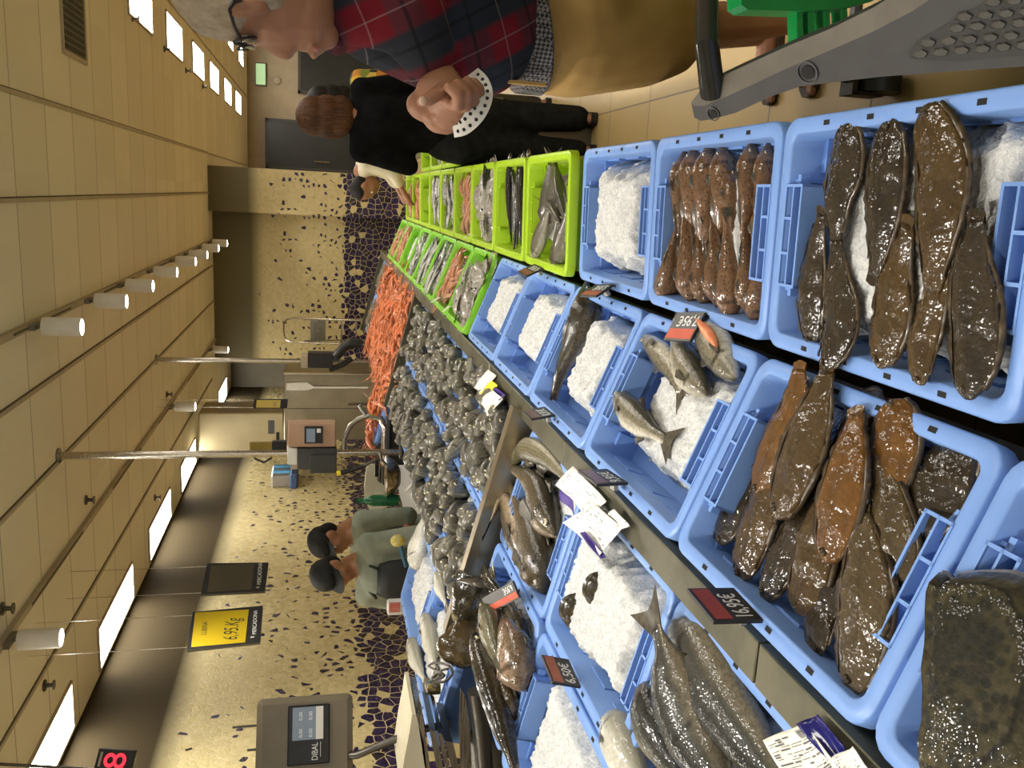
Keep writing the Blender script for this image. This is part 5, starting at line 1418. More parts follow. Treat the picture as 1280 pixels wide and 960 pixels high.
# ------------------------------------------------------------------ behind the counter
t = thing('steel_cabinet', 'tall stainless steel cabinet standing behind the langoustines', 'cabinet', (-2.75, 11.4, 0))
part('body', MB().box((-.43, -.4, .08), (.436, .4, 2.0), bev=.01), noisy('warm_cabinet_steel', (.22, .19, .13), (.3, .26, .18), 3, .35, metal=.7), t)
part('door_seam', MB().box((-.012, -.403, .1), (-.006, -.398, 1.96)), M_DARK, t, False); part('door_handle', MB().tube([(.05, -.43, .9), (.05, -.43, 1.2)], .01).tube([(.05, -.43, .92), (.05, -.4, .92)], .008).tube([(.05, -.43, 1.18), (.05, -.4, 1.18)], .008), M_STEEL_L, t)
part('side_edge', MB().box((.436, -.4, .08), (.45, -.3, 2.0)), M_STEEL_L, t, False); part('plinth', MB().box((-.4, -.36, 0), (.4, .38, .08)), M_BLACK, t, False)
t = thing('paddle', 'white plastic stirring paddle hanging on the steel cabinet', 'paddle', at_y(460, 484, 10.97))
mb = MB(); pp = [at_y(x, y, 10.97) for x, y in ((358, 479), (358, 488), (384, 488), (392, 485.5), (460, 485.5), (460, 483.5), (392, 483.5), (384, 478))]
mb.extr(pp, (0, .02, 0)); wpart('blade', mb, M_WHITE, t, False)
t = thing('extraction_box', 'yellowish lit metal box on top of the steel cabinet', 'metal box', (-2.9, 11.4, 2.0))
a, b = at_y(352, 568, 11.1), at_y(245, 516, 11.1)
part('shell', MB().box((a.x+2.9, -.3, 0), (b.x+2.9, .3, 1.05), bev=.02), noisy('yellowish_steel', (.34, .28, .16), (.42, .35, .2), 2, .4, metal=.5), t)
part('slot', MB().box((a.x+2.9+.06, -.305, .06), (a.x+3.2, -.298, .1)), M_DARK, t, False); part('label_plate', MB().box((b.x+2.9-.28, -.304, .12), (b.x+2.9-.1, -.298, .2)), M_GREY, t, False)
t = thing('control_panel', 'yellow control panel with dangling cables under the nearer post', 'panel', at_y(345, 560, 5.9))
pbox(t, 'plate', M_YEL if False else noisy('ochre_panel', (.30, .21, .03), (.36, .26, .05), 10, .4), (312, 568), (346, 553), 5.85, .03); pbox(t, 'socket', M_BLACK, (340, 571), (358, 552), 5.84, .05)
mb = MB(); mb.tube([at_y(312, 566, 5.84), at_y(320, 574, 5.84), at_y(330, 578, 5.84), at_y(340, 572, 5.84)], .007, 6); wpart('cable', mb, M_BLACK, t)
mb = MB(); mb.tube([at_y(310, 564, 5.83), at_y(322, 568, 5.83), at_y(334, 574, 5.83)], .006, 6); wpart('cable', mb, M_WHITE, t)
# ladder
t = thing('step_ladder', 'narrow steel step ladder with rounded top rail against the far mosaic wall', 'ladder', (at_y(400, 412, 13.4).x, 13.4, 0))
xa, xb = at_y(400, 397, 13.4).x-t.location.x, at_y(400, 427, 13.4).x-t.location.x
zt = at_y(355, 410, 13.4).z; x0, x1 = min(xa, xb), max(xa, xb)
part('rail_frame', MB().tube([(x0, -.35, 0), (x0, -.1, zt-.15), (x0+.03, -.08, zt-.04), (x0+.1, -.07, zt), (x1-.1, -.07, zt), (x1-.03, -.08, zt-.04), (x1, -.1, zt-.15), (x1, -.35, 0)], .016, 8), M_STEEL_L, t)
part('top_plate', MB().box((x0+.03, -.11, at_y(407, 410, 13.4).z), (x1-.03, -.09, at_y(388, 410, 13.4).z)).ell(((x0+x1)/2, -.115, at_y(399, 412, 13.4).z), .03), M_STEEL, t)
part('rear_legs', MB().tube([(x0+.02, -.08, zt-.3), (x0+.02, .3, 0)], .012).tube([(x1-.02, -.08, zt-.3), (x1-.02, .3, 0)], .012), M_STEEL, t)
for z in (.25, .5, .75, at_y(444, 410, 13.3).z, at_y(426, 410, 13.3).z): part('step', MB().box((x0, -.36+.2*z/zt*1.2-.03, z-.02), (x1, -.36+.2*z/zt*1.2+.06, z)), M_STEEL_L, t, False)
# dispenser on the wall
p = at_x(353, 601, XL+.01)
t = thing('dispenser', 'blue and grey dispenser fixed to the mosaic wall', 'dispenser', (XL, p.y, p.z))
part('body', MB().box((0, -.24, -.12), (.16, .24, .13), bev=.02), noisy('grey_translucent_plastic', (.22, .2, .17), (.27, .25, .21), 9, .3), t); part('tray', MB().box((0, -.30, -.2), (.2, .30, -.1), bev=.02), noisy('navy_tray', (.03, .06, .14), (.04, .08, .2), 9, .4), t)
for y in (-.12, .1): part('blue_tube', MB().tube([(.165, y, -.1), (.165, y, .11)], .03), noisy('light_blue_tube%d' % (y > 0), (.10, .35, .6), (.14, .42, .7), 9, .3), t)

# work bench with its clutter
t = thing('work_bench', 'dark work bench behind the counter, near the sellers', 'bench', (-2.0, 6.0, 0))
part('top', MB().box((-.45, -1.0, .86), (.35, 1.1, .9), bev=.008), M_STEEL_D, t); part('body', MB().box((-.42, -.96, .1), (.32, 1.06, .86)), M_DARK, t, False); part('plinth', MB().box((-.38, -.9, 0), (.28, 1.0, .1)), M_BLACK, t, False)
t = thing('cutting_board', 'cream cutting board standing upright on the work bench', 'board', at_y(468, 615, 5.6))
mb = MB(); mb.extr([at_y(x, y, 5.6) for x, y in ((459, 580), (482, 584), (484, 655), (466, 655), (463, 640), (456, 625), (455, 610))], (0, .03, 0)); wpart('board', mb, noisy('cream_board', (.6, .54, .38), (.68, .62, .45), 10, .5), t, False)
t = thing('knife_rack', 'row of upright steel plates and blades on the work bench', 'rack', at_y(480, 600, 5.4))
for x, y, m in ((471, 590, M_BLACK), (474, 596, M_STEEL_L), (477, 598, M_STEEL), (481, 600, M_STEEL_D)):
    mb = MB(); a, b = at_y(x-2, y-14, 5.4), at_y(x+2, y+6, 5.4); mb.box((min(a.x, b.x), 5.4, min(a.z, b.z)), (max(a.x, b.x), 5.46, max(a.z, b.z))); wpart('blade', mb, m, t, False)
t = thing('tap', 'grey spring hose tap bending over the end of the langoustine crates', 'tap', at_y(500, 520, 6.0))
mb = MB(); mb.tube([at_y(x, y, 6.0) for x, y in ((430, 566), (431, 548), (438, 532), (448, 524), (462, 519))], .02, 8); wpart('hose', mb, M_STEEL, t)
mb = MB(); mb.tube([at_y(x, y, 6.0) for x, y in ((478, 600), (480, 560), (481, 535), (476, 523), (462, 521))], .022, 8); wpart('neck', mb, M_STEEL_L, t)
mb = MB(); mb.tube([at_y(x, y, 6.0) for x, y in ((449, 506), (454, 514), (460, 522))], .014, 8); wpart('lever', mb, M_STEEL, t)
t = thing('black_bin', 'black box at the end of the orange langoustine crates', 'box', at_y(500, 545, 5.9))
mb = MB(); a, b = at_y(486, 582, 5.95), at_y(512, 528, 5.95); mb.box((min(a.x, b.x), 5.95, b.z), (max(a.x, b.x), 6.08, a.z), bev=.01); wpart('body', mb, M_BLACK, t); mb = MB(); mb.box((min(a.x, b.x)-.01, 5.94, a.z), (max(a.x, b.x)+.01, 6.09, a.z+.02)); wpart('lid', mb, M_GREY, t, False)
t = thing('steel_bowl', 'small steel bowl with ladle on the work bench by the sea bream', 'bowl', at_y(500, 596, 4.95))
o_ = V(t.location)
part('bowl', MB().lathe([(.05, 0), (.10, .03), (.13, .08), (.135, .085), (.125, .08), (.095, .035), (.05, .008)], 20, cap1=True), M_STEEL_L, t); part('ladle', MB().tube([(.05, -.02, .05), (.14, -.1, .12), (.2, -.14, .13)], .008).ell((.03, 0, .05), (.04, .04, .02)), M_STEEL, t)
t = thing('green_bottle', 'dark green bottle standing below the steel bowl behind the sea bream', 'bottle', at_y(498, 625, 4.9))
part('bottle', MB().lathe([(.03, 0), (.034, .01), (.034, .15), (.02, .19), (.014, .2), (.014, .24), (.016, .25)], 16), noisy('green_glass', (.01, .10, .035), (.015, .14, .05), 9, .2), t); part('cap', MB().lathe([(.017, .245), (.017, .265)], 12), M_BLACK, t)
t = thing('long_knife', 'black handled knife lying across the work bench', 'knife', at_y(440, 585, 5.5))
mb = MB(); mb.tube([at_y(426, 591, 5.5), at_y(442, 587, 5.5), at_y(455, 582, 5.5)], [.018, .014, .01], 8); wpart('handle', mb, M_BLACK, t); mb = MB(); mb.tube([at_y(421, 592, 5.5), at_y(427, 590.5, 5.5)], .016, 8); wpart('handle_end', mb, M_YEL, t); mb = MB(); mb.tube([at_y(455, 582, 5.5), at_y(476, 572, 5.5)], [.012, .003], 6); wpart('blade', mb, M_STEEL_D, t)
# white hook
t = thing('white_hook', 'small white plastic hook at the edge of the sea bream crates', 'hook', at_y(512, 612, 4.7))
mb = MB(); mb.tube([at_y(516, 605, 4.7), at_y(511, 610, 4.7), at_y(508, 614, 4.7), at_y(506, 613, 4.7)], .008, 6); wpart('hook', mb, M_WHITE, t)
# packet
t = thing('packet', 'small red and white packet on the rim edge before the mosaic', 'packet', at_y(515, 760, 3.95))
pbox(t, 'packet_body', M_WHITE, (484, 770), (518, 752), 3.98, .05, .008); pbox(t, 'red_print', noisy('pink_red_print', (.5, .10, .08), (.55, .2, .15), 30, .5), (486, 766), (500, 753), 3.975, .004, .001)

# stack of boards and trays at the bottom of the picture
yk = 2.42
t = thing('cutting_board', 'cream cutting board lying on top of the steel trays near the big scale', 'board', at_y(520, 930, yk))
mb = MB(); mb.extr([at_y(x, y, yk) for x, y in ((515, 893), (520, 893), (530, 930), (536, 985), (500, 985), (506, 945), (512, 915))], (0, .25, 0)); wpart('board', mb, noisy('cream_board_near', (.58, .52, .36), (.66, .6, .44), 10, .5), t, False)
for k, (x0, x1, y0, m, lb) in enumerate(((521, 528, 892, M_STEEL_L, 'upper bright steel tray in the stack under the cream board'), (537, 545, 912, M_STEEL, 'second steel tray in the stack under the cream board'), (548, 553, 916, M_STEEL_L, 'thin third steel tray in the stack under the cream board'), (556, 566, 926, M_STEEL, 'lowest steel tray in the stack under the cream board'))):
    mb = MB(); mb.extr([at_y(x, y, yk+.01*k) for x, y in ((x0, y0), (x1, y0+2), (x1+14, 985), (x0+14, 985))], (0, .22, 0)); o = single('steel_tray', mb, m, lb, 'tray', smooth=False)
mb = MB(); mb.tube([at_y(x, y, 2.36) for x, y in ((594, 864), (600, 900), (604, 940), (608, 990))], [.025, .028, .028, .028], 14); single('steel_pipe', mb, M_STEEL_D, 'dull grey pipe lying beside the monkfish heap', 'pipe')
mb = MB(); mb.extr([at_y(x, y, 2.34) for x, y in ((576, 862), (582, 872), (587, 905), (591, 985), (577, 985), (574, 905))], (0, .012, 0)); single('filleting_blade', mb, M_STEEL_L, 'long bright steel blade with a pointed tip beside the grey pipe', 'blade', smooth=False)
# wire tag holder
t = thing('tag_holder', 'empty wire tag holder on a small brass coloured foot in the bright ice', 'holder', B3.px(545, 858, .03))
def bp(x, y, h): return B3.px(x, y, h)
for pts in (((545, 860), (540, 848), (552, 838), (560, 836)), ((536, 832), (541, 829), (552, 829), (562, 833)), ((536, 833), (545, 838), (556, 845), (540, 850)), ((545, 830), (548, 838), (541, 849)), ((563, 834), (566, 842), (556, 852), (543, 852))):
    mb = MB(); mb.tube(catmull([bp(x, y, .08) for x, y in pts], 9), .0042, 6); wpart('wire', mb, M_STEEL_D, t)
mb = MB(); p = bp(543, 861, .05); mb.lathe([(.018, 0), (.02, .005), (.02, .04), (.016, .045)], 16, c=p-V((0, 0, .02))); wpart('foot', mb, noisy('brass_tone', (.25, .19, .08), (.32, .25, .11), 12, .35, metal=.7), t)
# ------------------------------------------------------------------ people
def skin_mat(name, c, c2):
    m = mat(name, c, .5, sss=.08); t = NT(m); co = t.obj(); t.col(t.mix(t.noise(co, 14, 4), c, c2)); t.bump(t.noise(co, 220, 3), .12, .002); return m


M_SKIN = skin_mat('ruddy_skin', (.40, .20, .115), (.30, .135, .072)); M_SKIN2 = skin_mat('tan_skin', (.42, .20, .10), (.34, .15, .07)); M_SKIN3 = skin_mat('shadowed_skin', (.36, .17, .09), (.28, .12, .06))
M_EYEB = mat('eye_white', (.7, .66, .6), .2, coat=.5); M_IRIS = mat('eye_iris', (.05, .03, .02), .1, coat=1)
M_LIP = noisy('lips', (.40, .14, .10), (.46, .18, .13), 60, .4)


def strand_mat(name, c0, c1, sc=(110, 110, 7)):
    m = mat(name, c0, .6, spec=.3); t = NT(m); mp = t.n('ShaderNodeMapping'); mp.inputs['Scale'].default_value = sc; t.l(t.obj(), mp.inputs[0])
    f = t.noise(mp.outputs[0], 1, 4, .6); g = t.noise(t.obj(), 9, 3)
    t.col(t.mix(t.ramp(g, [(.35, (.55,)*3), (.65, (0,)*3)]), t.ramp(f, [(.35, c0), (.68, c1)]), c0)); t.bump(f, .8, .006); return m


def plaid_mat():
    m = mat('red_plaid_flannel', (.2, .03, .04), .85, spec=.2); t = NT(m); co = t.obj()
    mp = t.n('ShaderNodeMapping'); mp.inputs['Rotation'].default_value = (0, .5, .15); t.l(co, mp.inputs[0])
    sp = t.n('ShaderNodeSeparateXYZ'); t.l(mp.outputs[0], sp.inputs[0])
    def band(v, off):
        f = t.math('FRACT', t.math('ADD', t.math('DIVIDE', v, .155), off))
        wide = t.ramp(f, [(.0, (0,)*3), (.46, (0,)*3), (.54, (1,)*3), (.94, (1,)*3), (1., (0,)*3)])
        thin = t.ramp(f, [(.0, (0,)*3), (.235, (0,)*3), (.25, (1,)*3), (.265, (0,)*3)])
        dark = t.ramp(f, [(.72, (0,)*3), (.74, (1,)*3), (.77, (1,)*3), (.79, (0,)*3)])
        return wide, thin, dark
    a, a2, a3 = band(sp.outputs[0], .1); b, b2, b3 = band(sp.outputs[2], .35)
    c = t.mix(a, (.165, .010, .018), (.022, .025, .034)); c2 = t.mix(b, c, (.024, .028, .038)); c = t.mix(.5, c, c2)
    c = t.mix(t.math('MULTIPLY', t.math('ADD', a3, b3), .75), c, (.012, .012, .015))
    c = t.mix(t.math('MULTIPLY', t.math('ADD', a2, b2), .4), c, (.35, .28, .28))
    t.col(c); t.bump(t.noise(co, 9, 4), .35, .02); return m


M_PLAID = plaid_mat()
M_TAN = noisy('tan_cotton', (.40, .24, .07), (.50, .31, .10), 7, .8, bump=.5, bscale=9)
M_HAIRW = strand_mat('white_hair', (.36, .29, .20), (.60, .51, .39), (70, 70, 40)); M_HAIRB = strand_mat('brown_hair', (.045, .018, .007), (.15, .062, .024)); M_HAIRK = strand_mat('black_hair', (.006, .005, .004), (.02, .016, .013))
M_BLKC = noisy('black_knit', (.004, .004, .0045), (.008, .008, .008), 14, .95, spec=.08); M_JEAN = noisy('charcoal_denim', (.009, .010, .009), (.017, .018, .016), 20, .9, bump=.2, bscale=50, spec=.1)
M_SHIRTG = noisy('grey_green_cotton', (.20, .22, .16), (.28, .30, .22), 9, .8, bump=.4, bscale=14); M_APRON = noisy('black_apron', (.008, .009, .010), (.014, .015, .016), 10, .6); M_CAPB = noisy('black_cap_cloth', (.008, .008, .009), (.014, .014, .015), 30, .7)
M_CREAM = noisy('cream_cloth', (.62, .54, .38), (.70, .62, .46), 9, .8, bump=.3, bscale=20)
M_SOLE_SH = noisy('black_shoe_rubber', (.01, .009, .008), (.016, .014, .012), 30, .6)


def floral_mat():
    m = mat('yellow_floral_print', (.5, .3, .02), .8); t = NT(m); co = t.obj(); v = t.vor(co, 14, out='Color'); s = t.n('ShaderNodeSeparateColor'); t.l(v, s.inputs[0])
    t.col(t.ramp(s.outputs[0], [(0, (.62, .36, .02)), (.3, (.62, .45, .08)), (.45, (.03, .03, .02)), (.65, (.5, .20, .02)), (.8, (.2, .25, .04)), (1, (.02, .02, .02))], 'CONSTANT')); return m


def weave_mat():
    m = mat('woven_belt', (.03, .03, .04), .7); t = NT(m); co = t.obj(); w = t.n('ShaderNodeTexChecker'); w.inputs['Scale'].default_value = 130; w.inputs['Color1'].default_value = (.012, .012, .016, 1); w.inputs['Color2'].default_value = (.20, .18, .17, 1)
    mp = t.n('ShaderNodeMapping'); mp.inputs['Rotation'].default_value = (.6, .5, .8); t.l(co, mp.inputs[0]); t.l(mp.outputs[0], w.inputs[0]); t.col(w.outputs[0]); return m


def basis(f, up):
    f = V(f).normalized(); up = V(up); up = (up-f*up.dot(f)).normalized(); r = f.cross(up)
    return Matrix(((r.x, f.x, up.x), (r.y, f.y, up.y), (r.z, f.z, up.z)))


def add_head(mb, c, B, s):
    P = lambda r, f, u: c+B @ V((r, f, u))*s
    E = lambda p, r: mb.ell(P(*p), V(r)*s, B)
    E((0, -.012, .035), (.076, .095, .085)); E((0, .02, -.02), (.064, .068, .085)); E((0, .035, -.085), (.036, .042, .028)); E((0, .06, -.095), (.02, .02, .018))
    E((0, .082, .022), (.05, .016, .012)); E((0, .092, -.005), (.011, .014, .022)); E((0, .102, -.027), (.016, .018, .013)); E((0, .088, -.060), (.024, .012, .007)); E((0, .086, -.072), (.021, .012, .008))
    for g in (-1, 1):
        E((g*.036, .062, -.025), (.026, .026, .024)); E((g*.077, -.005, -.005), (.010, .022, .032)); E((g*.012, .094, -.034), (.009, .012, .008))
    mb.cap(P(0, -.025, -.06), P(0, -.045, -.17), .052*s, .056*s)


def add_eyes(root, c, B, s):
    for g in (-1, 1):
        mb = MB(); p = c+B @ V((g*.031, .073, .005))*s; mb.ell(p, .0125*s, m=1); mb.ell(p+B @ V((0, .008, 0))*s, .007*s, m=0); wpart('eye', mb, [M_IRIS, M_EYEB], root)


def add_hand(mb, w, d, n, s=1., curl=.5, thumb=1):      # wrist, pointing direction, back-of-hand normal
    d = V(d).normalized(); n = V(n); n = (n-d*n.dot(d)).normalized(); x = d.cross(n)*thumb
    mb.limb([w, w+d*.045*s, w+d*.085*s], [.026*s, .034*s, .034*s], 10); mb.ell(w+d*.065*s, (.04*s, .04*s, .022*s), basis(d, n))
    for k, (o, L, r) in enumerate(((-.030, .070, .0088), (-.010, .080, .0092), (.011, .074, .0088), (.030, .058, .0078))):
        a = w+d*.092*s+x*(-o)*s; q = [a]; ang = 0
        for j, fr in enumerate((.45, .32, .23)):
            ang += curl*(.9 if j == 0 else 1.1); q.append(q[-1]+(d*math.cos(ang)-n*math.sin(ang))*L*fr*s)
        mb.limb(q, [r*s*(1-.12*j) for j in range(4)], 8)
    a = w+d*.025*s+x*.030*s; mb.limb([a, a+(d*.6+x*.7-n*.2)*.035*s, a+(d*.95+x*.75-n*.5)*.062*s], [.013*s, .0105*s, .009*s], 8)


def figure(label, org, J, skin, top, trousers, voxel=.014, hair=None, hair_mat=None, shoes=True, s=1., topname='shirt', sleeve=1., head=True, hands=True, tr_r=(.105, .075, .058)):
    # J: joints in world space
    t = wthing('person', label, 'person', org)
    B = basis(J['f'], J['u']); hc = V(J['head'])
    body = MB()
    if head: add_head(body, hc, B, s)
    body.limb([J['neck'], J['chest'], J['belly'], J['pelvis']], [.06*s, .115*s, .11*s, .115*s])
    for S in 'LR':
        body.limb([J['sh'+S], J['el'+S], J['wr'+S]], [.045*s, .036*s, .026*s])
        if hands: add_hand(body, V(J['wr'+S]), V(J['wr'+S])-V(J['el'+S]), J.get('hn'+S, (0, 0, 1)), s, .45, 1 if S == 'L' else -1)
        body.limb([J['hip'+S], J['kn'+S], J['an'+S]], [.07*s, .05*s, .036*s])
        ft = V(J['toe'+S]); an = V(J['an'+S]); d = (ft-an); d.z = 0; d.normalize()
        body.limb([an-d*.035*s-V((0, 0, .045)), an+d*.08*s-V((0, 0, .045)), an+d*.14*s-V((0, 0, .055))], [.036*s, .035*s, .024*s])
    remesh('body', body, voxel, skin, t, 4)
    if top:
        mb = MB(); mb.limb([V(J['neck'])-V((0, 0, .03)), J['chest'], J['belly'], V(J['pelvis'])+V((0, 0, .02))], [.07*s, .155*s*J.get('girth', 1), .15*s*J.get('girth', 1), .155*s*J.get('girth', 1)], 14)
        for S in 'LR':
            mb.limb([V(J['neck'])-V((0, 0, .04)), J['sh'+S]], [.06*s, .07*s]); mb.limb([J['chest'], J['sh'+S]], [.1*s, .075*s])
            e = V(J['el'+S]); w = V(J['wr'+S]); mb.limb([J['sh'+S], e] + ([e.lerp(w, (sleeve-.5)*2)] if sleeve > .5 else []), [.068*s, .058*s] + ([.05*s] if sleeve > .5 else []))
        remesh(topname, mb, voxel, top, t, 5)
    if trousers:
        mb = MB(); mb.limb([V(J['pelvis'])+V((0, 0, .06)), V(J['pelvis'])-V((0, 0, .04))], [.14*s, .15*s], 14)
        for S in 'LR': mb.limb([V(J['pelvis']).lerp(V(J['hip'+S]), .8), V(J['hip'+S])-V((0, 0, .08)), J['kn'+S], V(J['an'+S])+V((0, 0, .02))], [tr_r[0]*s, tr_r[0]*s, tr_r[1]*s, tr_r[2]*s])
        remesh('trousers', mb, voxel, trousers, t, 5)
    if shoes:
        for S in 'LR':
            mb = MB(); ft = V(J['toe'+S]); an = V(J['an'+S]); d = (ft-an); d.z = 0; d.normalize(); x = d.cross(V((0, 0, 1)))
            for u, w_, h0, h1 in ((0, 0, 0, 0),): pass
            rs = []
            for u, w_ in ((-.075, .02), (-.06, .036), (0, .042), (.08, .048), (.14, .046), (.19, .028), (.205, .01)):
                c = an+d*u*s; z0, z1 = .0, .028+.012*max(0, .05-u)*8
                rs.append(mb.ring([V((c.x, c.y, 0))+x*w_*s+V((0, 0, z0)), V((c.x, c.y, 0))+x*w_*s+V((0, 0, z1)), V((c.x, c.y, 0))-x*w_*s+V((0, 0, z1)), V((c.x, c.y, 0))-x*w_*s+V((0, 0, z0))]))
            mb.skin(rs); mb.tube([an+x*.04*s+d*.03-V((0, 0, .03)), an+d*.045*s+V((0, 0, .0)), an-x*.04*s+d*.03-V((0, 0, .03))], .008); wpart('shoe', mb, M_SOLE_SH, t)
    if hair:
        mb = MB(); hair(mb, lambda r, f, u: hc+B @ V((r, f, u))*s, B, s); remesh('hair', mb, .011*s, hair_mat, t, 3)
    if head: add_eyes(t, hc, B, s)
    return t, B, hc


def stand(x, y, f, h=1.68, hw=.17, arms='down', lean=V((0, 0, 0))):     # plain standing joints; f: facing
    k = h/1.72; f = V((f[0], f[1], 0)).normalized(); r = f.cross(V((0, 0, 1))); o = V((x, y, 0)); Z = V((0, 0, 1)); J = {'f': f, 'u': (0, 0, 1)}
    P = lambda a, b, z: o+r*a*k+f*b*k+Z*z*k+lean*max(0, z-.9)
    J.update(head=P(0, .02, 1.605), neck=P(0, -.02, 1.44), chest=P(0, 0, 1.27), belly=P(0, .01, 1.08), pelvis=P(0, 0, .93))
    for S, g in (('L', -1), ('R', 1)):
        J['sh'+S] = P(g*hw, -.01, 1.38); J['el'+S] = P(g*(hw+.05), -.03, 1.10); J['wr'+S] = P(g*(hw+.05), .05, .86)
        J['hip'+S] = P(g*.085, 0, .90); J['kn'+S] = P(g*.095, .02, .50); J['an'+S] = P(g*.10, -.02, .085); J['toe'+S] = P(g*.12, .16, .02)
    return J


# --- woman in black, seen from behind
w0 = at_z(746, 152, 0)
J = stand(w0.x-.085, w0.y+.06, (-.12, 1), 1.66, .165)
J['f'] = V((-.35, .93, -.05))
for S, g in (('L', -1), ('R', 1)):       # arms held in front
    J['el'+S] = V(J['sh'+S])+V((g*.07, .02, -.26)); J['wr'+S] = V(J['el'+S])+V((-g*.10, .20, .02))
def hair_bob(mb, P, B, s):
    mb.ell(P(0, -.028, .045), V((.108, .112, .098))*s, B); mb.ell(P(0, -.048, -.03), V((.115, .09, .10))*s, B); mb.ell(P(.065, -.01, -.05), V((.05, .07, .10))*s, B); mb.ell(P(-.065, -.01, -.05), V((.05, .07, .10))*s, B); mb.ell(P(0, -.06, -.10), V((.112, .065, .085))*s, B)
figure('woman with a brown bob seen from behind, in a black top and dark trousers', w0, J, M_SKIN3, M_BLKC, M_JEAN, .014, hair_bob, M_HAIRB, tr_r=(.125, .09, .075))

# --- person in the floral top behind her
p0 = at_y(600, 143, 6.1)
J = stand(p0.x, 6.1, (-.3, 1), 1.62, .18)
figure('person in a yellow floral top, mostly hidden behind the woman in black', V((p0.x, 6.1, 0)), J, M_SKIN3, floral_mat(), noisy('dark_olive_trousers', (.03, .026, .014), (.045, .04, .02), 10, .8), .016, hair_bob, M_HAIRK)

# --- person in a cream top bending over the green crates
yb = 7.6; hp = at_y(560, 170, yb)
J = stand(hp.x+.05, yb, (-1, .15), 1.62, .17)
J['pelvis'] = at_y(535, 172, yb); J['belly'] = at_y(500, 183, yb); J['chest'] = at_y(468, 198, yb); J['neck'] = at_y(450, 214, yb); J['head'] = at_y(457, 234, yb); J['f'] = V((-.55, -.25, -.85)); J['u'] = V((-.85, 0, .5))
for S, g in (('L', -1), ('R', 1)):
    J['sh'+S] = V(J['neck'])+V((.06, g*.17, -.04)); J['el'+S] = V(J['sh'+S])+V((-.06, g*.03, -.22)); J['wr'+S] = V(J['el'+S])+V((-.16, -g*.02, -.10))
    J['hip'+S] = V(J['pelvis'])+V((0, g*.08, -.03)); J['kn'+S] = V((hp.x+.10, yb+g*.09, .48)); J['an'+S] = V((hp.x+.12, yb+g*.10, .085)); J['toe'+S] = V((hp.x-.06, yb+g*.11, .02))
def hair_short(mb, P, B, s):
    mb.ell(P(0, -.03, .05), V((.088, .092, .08))*s, B); mb.ell(P(0, -.055, -.01), V((.084, .065, .07))*s, B)
figure('person in a cream top bending over the green crates, dark hair hanging down', V((hp.x+.1, yb, 0)), J, M_SKIN3, M_CREAM, M_JEAN, .016, hair_short, M_HAIRK, sleeve=.75)

# --- the two sellers
def cap_on(t, hc, B, s):
    mb = MB(); P = lambda r, f, u: hc+B @ V((r, f, u))*s
    mb.ell(P(0, -.012, .062), V((.090, .106, .078))*s, B); remesh('cap', mb, .010, M_CAPB, t, 2)
    mb = MB(); rows = []
    for k in range(9):
        a = -1.1+2.2*k/8; rows.append((mb._v(P(.084*math.sin(a), .086*math.cos(a), .042)), mb._v(P(.088*math.sin(a), .155*math.cos(a)**.8 if math.cos(a) > 0 else .1, .022)), mb._v(P(.084*math.sin(a), .086*math.cos(a), .034))))
    for p, q in zip(rows, rows[1:]): mb.face((p[0], q[0], q[1], p[1])); mb.face((p[1], q[1], q[2], p[2]))
    wpart('cap_brim', mb, M_CAPB, t)
def seller(px, py, y, f, label, s=1., down=.45):
    h = at_y(px, py, y); J = stand(h.x, y, f, 1.66, .175)
    sh = V((h.x, y, h.z))-V(J['head']); up = V((0, 0, 1))
    for k_ in list(J):
        if k_ in ('f', 'u'): continue
        v = V(J[k_]);
        if v.z > .8: J[k_] = v+sh*min(1, (v.z-.8)/.75)
    F = V((f[0], f[1], 0)).normalized(); J['f'] = F-up*down; r = F.cross(up)
    for S, g in (('L', -1), ('R', 1)):
        J['el'+S] = V(J['sh'+S])+r*g*.07+F*.02-up*.27; J['wr'+S] = V(J['el'+S])+F*.21-r*g*.09+up*.01
    t, B, hc = figure(label, V((h.x, y, 0)), J, M_SKIN2, M_SHIRTG, M_JEAN, .013, hair_short, M_HAIRK, sleeve=.55)
    cap_on(t, hc, B, 1.)
    mb = MB(); ch, be, pe = V(J['chest']), V(J['belly']), V(J['pelvis']); rows = []
    for c, wd, o in ((ch+up*.05, .10, .150), (ch-up*.02, .13, .168), (be, .15, .165), (pe, .16, .172), (pe-up*.35, .17, .18)):
        rows.append([c+r*wd*math.sin(a)*1.1+F*(o*math.cos(a*.75)) for a in (-1.2, -.8, -.4, 0, .4, .8, 1.2)])
    rs = [mb.ring(q) for q in rows]; mb.skin(rs, 0, False, False, False); o = wpart('apron', mb, M_APRON, t); o.modifiers.new('th', 'SOLIDIFY').thickness = .006
    mb = MB(); mb.tube([ch+up*.05-r*.10+F*.13, V(J['neck'])-r*.06+F*.02, V(J['neck'])-F*.05, V(J['neck'])+r*.06+F*.02, ch+up*.05+r*.10+F*.13], .009, 6); wpart('apron_strap', mb, M_APRON, t)
    return t, J
ta, Ja = seller(418, 717, 4.72, (-.15, -1), 'seller in a black cap and apron, looking down, nearer to us', down=.55)
tb, Jb = seller(413, 676, 5.15, (-.65, -1), 'seller in a black cap and light green shirt standing behind the other seller', down=.45)
t = thing('brush', 'yellow and white brush held up beside the sellers apron', 'brush', at_y(500, 677, 4.5))
mb = MB(); c = at_y(497, 676, 4.5); mb.ell(c, (.035, .03, .04)); wpart('head', mb, noisy('yellow_bristles', (.55, .42, .02), (.65, .6, .3), 60, .7), t); mb = MB(); mb.tube([at_y(500, 680, 4.5), at_y(503, 692, 4.5), at_y(508, 708, 4.5)], .012, 8); wpart('handle', mb, noisy('teal_plastic', (.01, .09, .16), (.02, .12, .2), 10, .4), t)

